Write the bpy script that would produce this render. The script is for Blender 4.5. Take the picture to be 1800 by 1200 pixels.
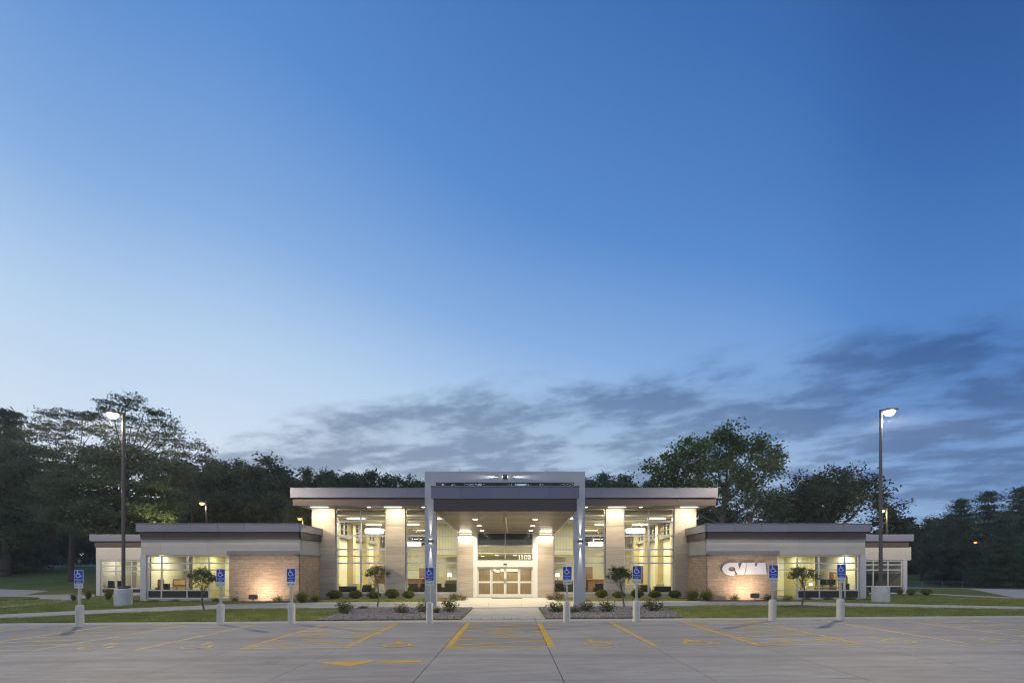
import bpy, math, random
import numpy as np
from mathutils import Vector, Matrix

random.seed(7)
rng = np.random.default_rng(7)
for o in list(bpy.data.objects):
    bpy.data.objects.remove(o)
S = bpy.context.scene
C = S.collection
R = math.radians
F = 850.0          # focal length in photo pixels
HZ = 1002.0        # horizon row
EYE = 1.8

# ------------------------------------------------------------------ camera
cd = bpy.data.cameras.new('camera')
cam = bpy.data.objects.new('camera', cd)
C.objects.link(cam)
cam.location = (0, 0, EYE)
cam.rotation_euler = (R(90), 0, 0)
cd.sensor_width = 36
cd.lens = 17.0
cd.shift_y = 402 / 1800
cd.clip_start = 0.1
cd.clip_end = 3000
S.camera = cam
S.view_settings.view_transform = 'Standard'
S.view_settings.look = 'None'
S.view_settings.exposure = 0
S.view_settings.gamma = 1
S.view_settings.use_curve_mapping = False
S.render.engine = 'CYCLES'
S.cycles.use_denoising = True
S.cycles.max_bounces = 6
S.cycles.diffuse_bounces = 4
S.cycles.pixel_filter_type = 'BLACKMAN_HARRIS'
S.cycles.filter_width = 1.15
S.cycles.glossy_bounces = 3
S.cycles.transparent_max_bounces = 16
S.cycles.sample_clamp_indirect = 4
S.cycles.caustics_reflective = False
S.cycles.caustics_refractive = False

# ------------------------------------------------------------------ dusk sky
SKY_GAIN = 1.0
W = bpy.data.worlds.new('World')
S.world = W
W.use_nodes = True
nt = W.node_tree
nt.nodes.clear()


def nd(t, **kw):
    n = nt.nodes.new(t)
    for k, v in kw.items():
        setattr(n, k, v)
    return n


def lk(a, b):
    nt.links.new(a, b)


def mth(op, a, b=None, c=None, clamp=False):
    n = nt.nodes.new('ShaderNodeMath')
    n.operation = op
    n.use_clamp = clamp
    for i, v in enumerate((a, b, c)):
        if v is None:
            continue
        if isinstance(v, (int, float)):
            n.inputs[i].default_value = v
        else:
            nt.links.new(v, n.inputs[i])
    return n.outputs[0]


def sstep(v, lo, hi, to0=0.0, to1=1.0):
    n = nt.nodes.new('ShaderNodeMapRange')
    n.interpolation_type = 'SMOOTHSTEP'
    nt.links.new(v, n.inputs[0])
    n.inputs[1].default_value = lo
    n.inputs[2].default_value = hi
    n.inputs[3].default_value = to0
    n.inputs[4].default_value = to1
    return n.outputs[0]


def build_sky():
    tc = nd('ShaderNodeTexCoord')
    sep = nd('ShaderNodeSeparateXYZ')
    lk(tc.outputs['Generated'], sep.inputs[0])
    x, y, z = sep.outputs
    el = mth('MULTIPLY', mth('ARCSINE', z), 57.2958)          # degrees above the horizon
    hyp = mth('SQRT', mth('ADD', mth('ADD', mth('MULTIPLY', x, x), mth('MULTIPLY', y, y)), 1e-6))
    sx = mth('DIVIDE', x, hyp)
    sy = mth('DIVIDE', y, hyp)
    # darkest side of the dusk sky lies at the right, the afterglow at the left
    c = mth('ADD', mth('MULTIPLY', sx, math.sin(R(60))), mth('MULTIPLY', sy, math.cos(R(60))))
    s0 = nd('ShaderNodeFloatCurve')
    cv = s0.mapping.curves[0]
    pts = [(0, .78), (.18, .69), (.36, .578), (.52, .572), (.75, .50), (.87, .445), (.925, .400), (.985, .262), (1, .25)]
    cv.points[0].location = pts[0]
    cv.points[1].location = pts[-1]
    for p in pts[1:-1]:
        cv.points.new(*p)
    s0.mapping.update()
    lk(mth('ADD', mth('MULTIPLY', c, .5), .5), s0.inputs['Value'])
    s = mth('SUBTRACT', mth('MULTIPLY', s0.outputs[0], 1.5), mth('ADD', mth('MULTIPLY', mth('SUBTRACT', mth('MINIMUM', el, 35.0), 19.0), .0185), mth('MULTIPLY', mth('MAXIMUM', mth('SUBTRACT', el, 35.0), 0.0), .0145)))
    ramp = nd('ShaderNodeValToRGB')
    cr = ramp.color_ramp
    cols = [(0.0, (.028, .098, .312)), (.18, (.050, .158, .452)), (.42, (.105, .265, .622)),
            (.62, (.245, .432, .765)), (.80, (.475, .650, .872)), (1.0, (.680, .790, .920)), (1.5, (1.15, 1.04, .94))]
    cols = [(p / 1.5, q) for p, q in cols]
    cr.elements[0].position, cr.elements[0].color = cols[0][0], (*cols[0][1], 1)
    cr.elements[1].position, cr.elements[1].color = cols[-1][0], (*cols[-1][1], 1)
    for p, cc in cols[1:-1]:
        e = cr.elements.new(p)
        e.color = (*cc, 1)
    lk(mth('DIVIDE', s, 1.5), ramp.inputs[0])
    # stratus deck, laid out on a horizontal plane far overhead, streaming to the left
    zz = mth('ADD', mth('MAXIMUM', z, 0.0), .10)
    px = mth('DIVIDE', x, zz)
    py = mth('DIVIDE', y, zz)
    a = R(25)
    u = mth('ADD', mth('MULTIPLY', px, -math.cos(a)), mth('MULTIPLY', py, math.sin(a)))
    v = mth('ADD', mth('MULTIPLY', px, math.sin(a)), mth('MULTIPLY', py, math.cos(a)))
    cmb = nd('ShaderNodeCombineXYZ')
    lk(mth('MULTIPLY', u, 1.15), cmb.inputs[0])
    lk(mth('MULTIPLY', v, 1.5), cmb.inputs[1])
    n1 = nd('ShaderNodeTexNoise')
    n1.inputs['Scale'].default_value = 1.7
    n1.inputs['Detail'].default_value = 9
    n1.inputs['Roughness'].default_value = .60
    n1.inputs['Distortion'].default_value = .15
    lk(cmb.outputs[0], n1.inputs['Vector'])
    n2 = nd('ShaderNodeTexNoise')
    n2.inputs['Scale'].default_value = .6
    n2.inputs['Detail'].default_value = 3
    lk(cmb.outputs[0], n2.inputs['Vector'])
    n3 = nd('ShaderNodeTexNoise')
    n3.inputs['Scale'].default_value = 5.5
    n3.inputs['Detail'].default_value = 6
    n3.inputs['Roughness'].default_value = .6
    lk(cmb.outputs[0], n3.inputs['Vector'])
    nz = mth('ADD', mth('ADD', mth('MULTIPLY', n1.outputs[0], .64), mth('MULTIPLY', n2.outputs[0], .22)), mth('MULTIPLY', n3.outputs[0], .14))
    # upper edge of the deck by direction
    thr = nd('ShaderNodeFloatCurve')
    cv = thr.mapping.curves[0]
    tp = [(0, 0), (.19, .16), (.255, .47), (.36, .63), (.5, .725), (.62, .735), (.86, .72), (1, .64)]
    cv.points[0].location = tp[0]
    cv.points[1].location = tp[-1]
    for p in tp[1:-1]:
        cv.points.new(*p)
    thr.mapping.update()
    lk(mth('ADD', mth('MULTIPLY', sx, .5), .5), thr.inputs['Value'])
    edge = mth('SUBTRACT', mth('ADD', mth('MULTIPLY', thr.outputs[0], 30.0),
                               mth('MULTIPLY', mth('SUBTRACT', nz, .5), 12.0)), el)
    m1 = sstep(edge, -.5, 3.0)
    m2 = sstep(nz, .405, .55, .28, 1.0)
    low = sstep(el, 1.5, 7.5, .25, 1.0)
    front = sstep(sy, -.2, .3)
    m = mth('MULTIPLY', mth('MULTIPLY', m1, m2), mth('MULTIPLY', low, front))
    dark = nd('ShaderNodeMix', data_type='RGBA', blend_type='MULTIPLY')
    dark.inputs[0].default_value = 1
    lk(ramp.outputs[0], dark.inputs[6])
    dark.inputs[7].default_value = (.37, .39, .44, 1)
    add = nd('ShaderNodeMix', data_type='RGBA', blend_type='ADD')
    add.inputs[0].default_value = 1
    lk(dark.outputs[2], add.inputs[6])
    add.inputs[7].default_value = (.012, .022, .045, 1)
    mix = nd('ShaderNodeMix', data_type='RGBA')
    lk(mth('MULTIPLY', m, .92), mix.inputs[0])
    lk(ramp.outputs[0], mix.inputs[6])
    lk(add.outputs[2], mix.inputs[7])
    bg = nd('ShaderNodeBackground')
    bg.inputs[1].default_value = SKY_GAIN
    lk(mix.outputs[2], bg.inputs[0])
    out = nd('ShaderNodeOutputWorld')
    lk(bg.outputs[0], out.inputs[0])


build_sky()
W.cycles.sampling_method = 'MANUAL'
W.cycles.sample_map_resolution = 512

# ------------------------------------------------------------------ lamp strengths
P_POLE = 1150       # parking lot lamps (batwing optics)
P_HALL = 215       # each ceiling panel of the lobby
P_OFFICE = 42
P_WASH = 66        # eave downlights on the columns
P_FLOOD = 112
P_SCONCE = 60
P_CANOPY = 36
WARM = (1, .80, .52)
WARM2 = (1, .86, .62)


# ------------------------------------------------------------------ materials
def new_mat(name):
    global nt
    m = bpy.data.materials.new(name)
    m.use_nodes = True
    nt = m.node_tree
    nt.nodes.clear()
    out = nd('ShaderNodeOutputMaterial')
    return m, out


def coords(kind='Object'):
    return nd('ShaderNodeTexCoord').outputs[kind]


def noise(vec, scale, detail=4, rough=.55, stretch=None):
    n = nd('ShaderNodeTexNoise')
    n.inputs['Scale'].default_value = scale
    n.inputs['Detail'].default_value = detail
    n.inputs['Roughness'].default_value = rough
    if stretch:
        mp = nd('ShaderNodeMapping')
        mp.inputs['Scale'].default_value = stretch
        lk(vec, mp.inputs[0])
        vec = mp.outputs[0]
    lk(vec, n.inputs['Vector'])
    return n.outputs[0]


def ramp2(fac, c0, c1, p0=.3, p1=.7):
    r = nd('ShaderNodeValToRGB')
    e = r.color_ramp.elements
    e[0].position, e[0].color = p0, (*c0, 1)
    e[1].position, e[1].color = p1, (*c1, 1)
    lk(fac, r.inputs[0])
    return r.outputs[0]


def mixc(fac, a, b, blend='MIX'):
    n = nd('ShaderNodeMix', data_type='RGBA', blend_type=blend)
    for i, v in ((0, fac), (6, a), (7, b)):
        if isinstance(v, (int, float)):
            n.inputs[i].default_value = v
        elif isinstance(v, tuple):
            n.inputs[i].default_value = (*v, 1)
        else:
            lk(v, n.inputs[i])
    return n.outputs[2]


def bumpn(h, strength, dist=.02):
    b = nd('ShaderNodeBump')
    b.inputs['Strength'].default_value = strength
    b.inputs['Distance'].default_value = dist
    lk(h, b.inputs['Height'])
    return b.outputs[0]


def mul(c, k):
    return tuple(v * k for v in c)


def plain(name, col, rough=.6, metal=0.0, var=.12, scale=3.0, stretch=None, bump=0.0, bscale=40, spec=.4):
    m, out = new_mat(name)
    b = nd('ShaderNodeBsdfPrincipled')
    b.inputs['Roughness'].default_value = rough
    b.inputs['Metallic'].default_value = metal
    b.inputs['Specular IOR Level'].default_value = spec
    v = coords()
    f = noise(v, scale, 5, .6, stretch)
    lk(ramp2(f, mul(col, 1 - var), mul(col, 1 + var)), b.inputs['Base Color'])
    if bump:
        lk(bumpn(noise(v, bscale, 4, .6, stretch), bump, .01), b.inputs['Normal'])
    lk(b.outputs[0], out.inputs[0])
    return m


def emit(name, col, strength):
    m, out = new_mat(name)
    e = nd('ShaderNodeEmission')
    e.inputs[0].default_value = (*col, 1)
    e.inputs[1].default_value = strength
    lk(e.outputs[0], out.inputs[0])
    return m


def glass_mat(name, tint=(.95, .97, .95), refl=.07, rough=.0):
    m, out = new_mat(name)
    t = nd('ShaderNodeBsdfTransparent')
    t.inputs[0].default_value = (*tint, 1)
    g = nd('ShaderNodeBsdfGlossy')
    g.inputs[1].default_value = rough
    lw = nd('ShaderNodeLayerWeight')
    lw.inputs[0].default_value = .28
    f = mth('ADD', mth('MULTIPLY', lw.outputs['Fresnel'], .40), refl * .3, clamp=True)
    mx = nd('ShaderNodeMixShader')
    lk(f, mx.inputs[0])
    lk(t.outputs[0], mx.inputs[1])
    lk(g.outputs[0], mx.inputs[2])
    lk(mx.outputs[0], out.inputs[0])
    return m


def leaf_mat(name, c0, c1, scale=.35):
    m, out = new_mat(name)
    geo = nd('ShaderNodeNewGeometry')
    v = geo.outputs['Position']
    f = noise(v, scale, 3, .6)
    f2 = noise(v, scale * 12, 2, .6)
    col = ramp2(mth('ADD', mth('MULTIPLY', f, .6), mth('MULTIPLY', f2, .4)), c0, c1, .36, .64)
    d = nd('ShaderNodeBsdfDiffuse')
    lk(col, d.inputs[0])
    t = nd('ShaderNodeBsdfTranslucent')
    lk(col, t.inputs[0])
    mx = nd('ShaderNodeMixShader')
    mx.inputs[0].default_value = .38
    lk(d.outputs[0], mx.inputs[1])
    lk(t.outputs[0], mx.inputs[2])
    lk(mx.outputs[0], out.inputs[0])
    return m


def concrete_lot(name):
    m, out = new_mat(name)
    geo = nd('ShaderNodeNewGeometry')
    v = geo.outputs['Position']
    b = nd('ShaderNodeBsdfPrincipled')
    oi = nd('ShaderNodeObjectInfo')
    f = noise(v, .35, 6, .6, (.35, 1, 1))
    f2 = noise(v, 5.0, 5, .65, (.22, 1, 1))
    f3 = noise(v, 40, 3, .7)
    c = ramp2(f, (.315, .290, .256), (.425, .392, .345), .3, .7)
    c = mixc(.6, c, ramp2(f2, (.58, .58, .58), (1, 1, 1), .3, .62), 'MULTIPLY')
    c = mixc(.25, c, ramp2(f3, (.6, .6, .6), (1, 1, 1), .35, .6), 'MULTIPLY')
    # slab to slab tone
    c = mixc(1.0, c, ramp2(oi.outputs['Random'], (.87, .87, .87), (1, 1, 1), 0, 1), 'MULTIPLY')
    # dark tyre arcs
    wv = nd('ShaderNodeTexWave', wave_type='RINGS')
    wv.inputs['Scale'].default_value = .11
    wv.inputs['Distortion'].default_value = 4
    wv.inputs['Detail'].default_value = 2
    wv.inputs['Detail Scale'].default_value = .5
    lk(v, wv.inputs['Vector'])
    c = mixc(mth('MULTIPLY', ramp2(wv.outputs[0], (0, 0, 0), (1, 1, 1), .90, 1.0), noise(v, .5, 3)), c, (.20, .19, .18))
    # oil spots
    f4 = noise(v, 1.1, 4, .5)
    c = mixc(ramp2(f4, (0, 0, 0), (.5, .5, .5), .66, .76), c, (.17, .16, .15))
    # fine wandering cracks
    vo = nd('ShaderNodeTexVoronoi', feature='DISTANCE_TO_EDGE')
    vo.inputs['Scale'].default_value = .16
    vv = nd('ShaderNodeVectorMath', operation='ADD')
    nzv = nd('ShaderNodeTexNoise')
    nzv.inputs['Scale'].default_value = 1.4
    nzv.inputs['Detail'].default_value = 6
    lk(v, nzv.inputs['Vector'])
    sc = nd('ShaderNodeVectorMath', operation='SCALE')
    lk(nzv.outputs['Color'], sc.inputs[0])
    sc.inputs['Scale'].default_value = 1.6
    lk(v, vv.inputs[0])
    lk(sc.outputs[0], vv.inputs[1])
    lk(vv.outputs[0], vo.inputs['Vector'])
    crack = mth('MULTIPLY', sstep(vo.outputs['Distance'], .0, .0035, 1.0, 0.0), sstep(noise(v, .22, 3), .50, .60))
    c = mixc(mth('MULTIPLY', crack, .6), c, (.12, .11, .10))
    lk(c, b.inputs['Base Color'])
    b.inputs['Roughness'].default_value = .82
    b.inputs['Specular IOR Level'].default_value = .25
    lk(bumpn(f3, .12, .01), b.inputs['Normal'])
    lk(b.outputs[0], out.inputs[0])
    return m


def brick_mat(name):
    m, out = new_mat(name)
    sep = nd('ShaderNodeSeparateXYZ')
    lk(coords(), sep.inputs[0])
    cmb = nd('ShaderNodeCombineXYZ')
    lk(mth('ADD', sep.outputs[0], sep.outputs[1]), cmb.inputs[0])
    lk(sep.outputs[2], cmb.inputs[1])
    bt = nd('ShaderNodeTexBrick')
    bt.inputs['Color1'].default_value = (.47, .35, .265, 1)
    bt.inputs['Color2'].default_value = (.36, .26, .19, 1)
    bt.inputs['Mortar'].default_value = (.48, .42, .35, 1)
    bt.inputs['Scale'].default_value = 1
    bt.inputs['Mortar Size'].default_value = .008
    bt.inputs['Mortar Smooth'].default_value = .2
    bt.inputs['Brick Width'].default_value = .305
    bt.inputs['Row Height'].default_value = .10
    lk(cmb.outputs[0], bt.inputs['Vector'])
    c = mixc(.5, bt.outputs[0], ramp2(noise(coords(), 6, 5), (.6, .6, .6), (1.1, 1.08, 1.05)), 'MULTIPLY')
    b = nd('ShaderNodeBsdfPrincipled')
    b.inputs['Roughness'].default_value = .85
    b.inputs['Specular IOR Level'].default_value = .2
    lk(c, b.inputs['Base Color'])
    inv = mth('SUBTRACT', 1.0, bt.outputs[1])
    lk(bumpn(mth('ADD', inv, mth('MULTIPLY', noise(coords(), 60, 3), .3)), .7, .008), b.inputs['Normal'])
    lk(b.outputs[0], out.inputs[0])
    return m


def lawn_mat(name, c0, c1):
    m, out = new_mat(name)
    geo = nd('ShaderNodeNewGeometry')
    v = geo.outputs['Position']
    f = mth('ADD', mth('MULTIPLY', noise(v, .18, 4), .5), mth('MULTIPLY', noise(v, 3.5, 5, .7), .5))
    c = ramp2(f, c0, c1, .35, .65)
    b = nd('ShaderNodeBsdfPrincipled')
    b.inputs['Roughness'].default_value = .95
    b.inputs['Specular IOR Level'].default_value = .1
    lk(c, b.inputs['Base Color'])
    lk(bumpn(noise(v, 30, 4, .7), .8, .05), b.inputs['Normal'])
    lk(b.outputs[0], out.inputs[0])
    return m


M = {}
M['lot'] = concrete_lot('lot concrete')
M['lot_base'] = plain('lot joint filler', (.035, .033, .03), .95)
M['walk'] = plain('walkway concrete', (.38, .355, .315), .85, var=.1, scale=1.3, bump=.15, bscale=60)
M['kerb'] = plain('gutter concrete', (.38, .355, .32), .85, var=.1, scale=1.1, bump=.15)
def worn_paint(name, col, wear):
    m, out = new_mat(name)
    b = nd('ShaderNodeBsdfPrincipled')
    b.inputs['Roughness'].default_value = .75
    b.inputs['Specular IOR Level'].default_value = .25
    v = nd('ShaderNodeNewGeometry').outputs['Position']
    c = ramp2(noise(v, 3, 5, .6), mul(col, .8), mul(col, 1.12))
    f = mth('ADD', mth('MULTIPLY', noise(v, 22, 5, .7), .6), mth('MULTIPLY', noise(v, 1.3, 4, .6), .4))
    k = sstep(f, wear, wear + .09)
    lk(mixc(k, c, (.35, .32, .28)), b.inputs['Base Color'])
    lk(b.outputs[0], out.inputs[0])
    return m


M['paint'] = worn_paint('yellow traffic paint', (.60, .36, .035), .53)
M['paint_old'] = worn_paint('worn yellow paint', (.60, .42, .14), .48)
M['bollard'] = plain('bollard concrete', (.54, .51, .45), .8, var=.08, bump=.2)
M['pedestal'] = plain('pedestal concrete', (.60, .57, .53), .85, var=.12, bump=.3, bscale=20)
M['galv'] = plain('galvanised steel', (.42, .42, .40), .45, .7, var=.1, scale=8)
M['white_plate'] = plain('sign white', (.62, .62, .64), .35, var=.03)
M['blue_plate'] = plain('sign blue', (.012, .055, .42), .35, var=.04)
M['lower_plate'] = plain('sign lower white', (.52, .56, .50), .4, var=.05)
M['green_ink'] = plain('sign green ink', (.14, .26, .17), .5)
M['pole'] = plain('bronze pole', (.105, .09, .085), .4, .3, var=.1)
M['cap'] = plain('silver metal panel', (.145, .155, .215), .42, .3, var=.04, scale=2, stretch=(.3, 1, 6))
M['brown'] = plain('brown metal band', (.072, .056, .058), .5, .15, var=.08, scale=2, stretch=(.3, 1, 8))
M['upper'] = plain('pale wall panel', (.40, .385, .385), .55, var=.04, scale=2)
M['cornice'] = plain('grey cornice', (.17, .18, .20), .5, .2)
M['frame'] = plain('clear anodised frame', (.50, .50, .50), .4, .35, var=.04)
M['dark_frame'] = plain('dark frame', (.06, .06, .065), .4, .3)
M['corner'] = plain('pale corner metal', (.46, .46, .49), .4, .25, var=.03)
M['canopy'] = plain('canopy frame metal', (.40, .41, .45), .42, .25, var=.04, scale=2, stretch=(.3, .3, 6))
M['brick'] = brick_mat('tan brick')
M['stone'] = plain('stone tile', (.43, .375, .31), .55, var=.16, scale=4, stretch=(.25, .25, 7), bump=.1, bscale=20)
M['stone2'] = plain('stone tile darker', (.39, .335, .275), .55, var=.16, scale=4, stretch=(.25, .25, 7), bump=.1, bscale=20)
M['core'] = plain('column joint', (.10, .085, .07), .9)
M['soffit'] = plain('soffit plank', (.245, .215, .18), .45, .1, var=.1, scale=2, stretch=(.4, 4, 1))
def vary(m, lo, hi):
    global nt
    nt = m.node_tree
    b = next(n for n in nt.nodes if n.type == 'BSDF_PRINCIPLED')
    l = b.inputs['Base Color'].links[0]
    src = l.from_socket
    oi = nd('ShaderNodeObjectInfo')
    lk(mixc(1.0, src, ramp2(oi.outputs['Random'], (lo,) * 3, (hi,) * 3, 0, 1), 'MULTIPLY'), b.inputs['Base Color'])


vary(M['soffit'], .72, 1.05)
for k_ in ('cap', 'upper', 'stone', 'stone2', 'canopy'):
    vary(M[k_], .93, 1.04)
M['white_metal'] = plain('white metal', (.70, .69, .66), .4, .1, var=.03)
M['glass'] = glass_mat('window glass')
M['glass_dark'] = glass_mat('tinted spandrel glass', (.25, .27, .30), .2)
M['spandrel'] = plain('dark spandrel panel', (.030, .034, .042), .15, .0, var=.05, spec=.6)
M['roof'] = plain('roof membrane', (.20, .20, .20), .9)
M['cream'] = plain('cream paint', (.68, .635, .47), .85, var=.04, scale=1)
M['cream2'] = plain('light cream paint', (.74, .70, .54), .85, var=.04, scale=1)
M['olive'] = plain('olive paint', (.45, .41, .20), .85, var=.05, scale=1)
M['screen_wood'] = plain('beige wood screen', (.30, .225, .155), .5, var=.2, scale=2, stretch=(6, 6, .6))
M['wall_shade'] = plain('office wall painted as shade', (.06, .05, .05), .9)  # darkness of the unlit end room, put into the wall colour
M['tan_paint'] = plain('tan paint', (.50, .40, .21), .85, var=.04, scale=1)
M['ceil'] = plain('ceiling paint', (.62, .58, .42), .9, var=.03)
M['floor'] = plain('carpet', (.26, .24, .20), .95, var=.15, scale=8)
M['wood'] = plain('brown wood', (.16, .085, .045), .5, var=.3, scale=3, stretch=(6, 6, .6))
M['lightwood'] = plain('light wood', (.36, .23, .11), .5, var=.25, scale=3, stretch=(1, 6, 6))
M['black_fab'] = plain('black upholstery', (.022, .022, .026), .8, var=.2, scale=20)
M['green_fab'] = plain('dark green upholstery', (.055, .065, .035), .8, var=.2, scale=20)
M['yellow_fab'] = plain('yellow upholstery', (.60, .56, .06), .8, var=.1, scale=20)
M['grey_fab'] = plain('grey upholstery', (.28, .28, .27), .8, var=.1, scale=20)
M['steel'] = plain('polished steel', (.5, .5, .5), .25, .9)
M['screen'] = plain('dark screen', (.015, .017, .02), .15, spec=.6)
M['paper'] = plain('white board', (.75, .74, .66), .6, var=.05)
M['bark'] = plain('bark', (.07, .058, .048), .95, var=.3, scale=6, stretch=(4, 4, .6), bump=.8, bscale=14)
M['bark_pale'] = plain('pale bark', (.15, .13, .105), .95, var=.3, scale=6, stretch=(4, 4, .6), bump=.8, bscale=14)
M['mulch'] = plain('bark mulch', (.085, .048, .033), .95, var=.5, scale=30, bump=1, bscale=60)
M['gravel_base'] = plain('gravel base', (.13, .10, .08), .95, var=.4, scale=25, bump=1, bscale=50)
M['mat_rubber'] = plain('door mat', (.09, .075, .06), .95, var=.2, scale=30)
M['far_road'] = plain('driveway concrete', (.37, .34, .30), .9, var=.1, scale=.6, bump=.1)
M['pink'] = plain('pink siding', (.52, .27, .24), .8, var=.06)
M['shingle'] = plain('grey shingles', (.15, .13, .13), .9, var=.2)
M['fence'] = plain('chain link wire', (.30, .30, .30), .5, .5)
M['cable'] = plain('cable', (.05, .05, .055), .6)
M['leaf'] = leaf_mat('leaf green', (.075, .105, .055), (.175, .215, .105))
M['leaf_dark'] = leaf_mat('leaf dark', (.046, .068, .040), (.110, .148, .080))
M['leaf_loc'] = leaf_mat('leaf locust', (.088, .125, .074), (.185, .240, .132))
M['leaf_cot'] = leaf_mat('leaf cottonwood', (.105, .145, .055), (.235, .290, .110))
M['leaf_pine'] = leaf_mat('pine needle', (.062, .100, .066), (.150, .205, .120))
M['leaf_box'] = leaf_mat('boxwood leaf', (.110, .125, .025), (.240, .240, .055), 2)
M['leaf_shrub'] = leaf_mat('shrub leaf', (.060, .090, .028), (.150, .190, .060), 3)
M['leaf_blue'] = leaf_mat('blue juniper', (.035, .060, .060), (.080, .115, .105), 3)
M['leaf_gold'] = leaf_mat('golden grass', (.14, .13, .045), (.28, .24, .09), 3)
M['leaf_young'] = leaf_mat('young tree leaf', (.075, .100, .040), (.190, .220, .085), 3)
M['flower'] = plain('pink petals', (.52, .14, .18), .7, var=.25, scale=20)
M['flower_pale'] = plain('pale petals', (.55, .40, .30), .7, var=.2, scale=20)
M['grass'] = leaf_mat('grass blade', (.190, .215, .062), (.400, .410, .140), 1.2)
M['lawn'] = lawn_mat('lawn ground', (.095, .118, .036), (.180, .205, .068))
M['stonebit'] = plain('gravel stone', (.30, .25, .21), .9, var=.65, scale=16)
M['lamp_lens'] = emit('lamp lens', (1, .86, .55), 60)
M['lamp_far'] = emit('sodium lens', (1, .40, .07), 2.6)
M['lamp_warm'] = emit('warm lens', (1, .66, .28), 4)
M['pendant'] = emit('pendant shade glow', (1, .90, .60), 3.2)
M['downlight'] = emit('downlight lens', (1, .90, .66), 7)
M['panel_light'] = emit('ceiling light lens', (1, .92, .68), 4)
M['logo'] = plain('brushed aluminium', (.70, .70, .74), .4, .2, var=.08, scale=4, stretch=(8, 8, .4))
M['logo_side'] = plain('dark return', (.04, .035, .035), .6)
M['white_vinyl'] = plain('white vinyl', (.85, .85, .82), .6, var=.02)


# ------------------------------------------------------------------ helpers
def ux(px, D):
    return (px - 900) * D / F


def uz(py, D):
    return EYE + (HZ - py) * D / F


def smooth(a, b, v):
    t = min(1, max(0, (v - a) / (b - a)))
    return t * t * (3 - 2 * t)


def g(x, y):
    """height of the ground"""
    s = .0075 * max(-45, min(45, x))
    s *= 1 - .72 * smooth(22, 28.5, y)
    wl = 1 - smooth(-24, 0, x)
    wr = smooth(6, 26, x)
    left = 2.9 * smooth(41, 90, y) + 6 * smooth(95, 260, y)
    right = -.75 * smooth(44, 68, y) + 2.0 * smooth(72, 118, y) + 5 * smooth(120, 260, y)
    mid = 2.0 * smooth(60, 100, y) + 6 * smooth(100, 260, y)
    return s + wl * left + wr * right + max(0, 1 - wl - wr) * mid


def gp(px, py):
    """ground point under a photo pixel"""
    D = 20.0
    for _ in range(60):
        D = .5 * D + .5 * min(200, F * (EYE - g(ux(px, D), D)) / max(1, py - HZ))
    return (ux(px, D), D)


ORG = {}


def prop(o, label=None, cat=None, group=None, kind=None):
    if label:
        o['label'] = label
    if cat:
        o['category'] = cat
    if group:
        o['group'] = group
    if kind:
        o['kind'] = kind
    return o


def thing(name, loc, label, cat, group=None, rz=0.0):
    o = bpy.data.objects.new(name, None)
    o.empty_display_size = .2
    C.objects.link(o)
    o.location = loc
    o.rotation_euler = (0, 0, rz)
    ORG[o.name] = Vector(loc)
    return prop(o, label, cat, group)


def link_mesh(name, me, mat, parent=None):
    o = bpy.data.objects.new(name, me)
    C.objects.link(o)
    if mat is not None:
        me.materials.append(mat) if not me.materials else None
    if parent is not None:
        o.parent = parent
    return o


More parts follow.
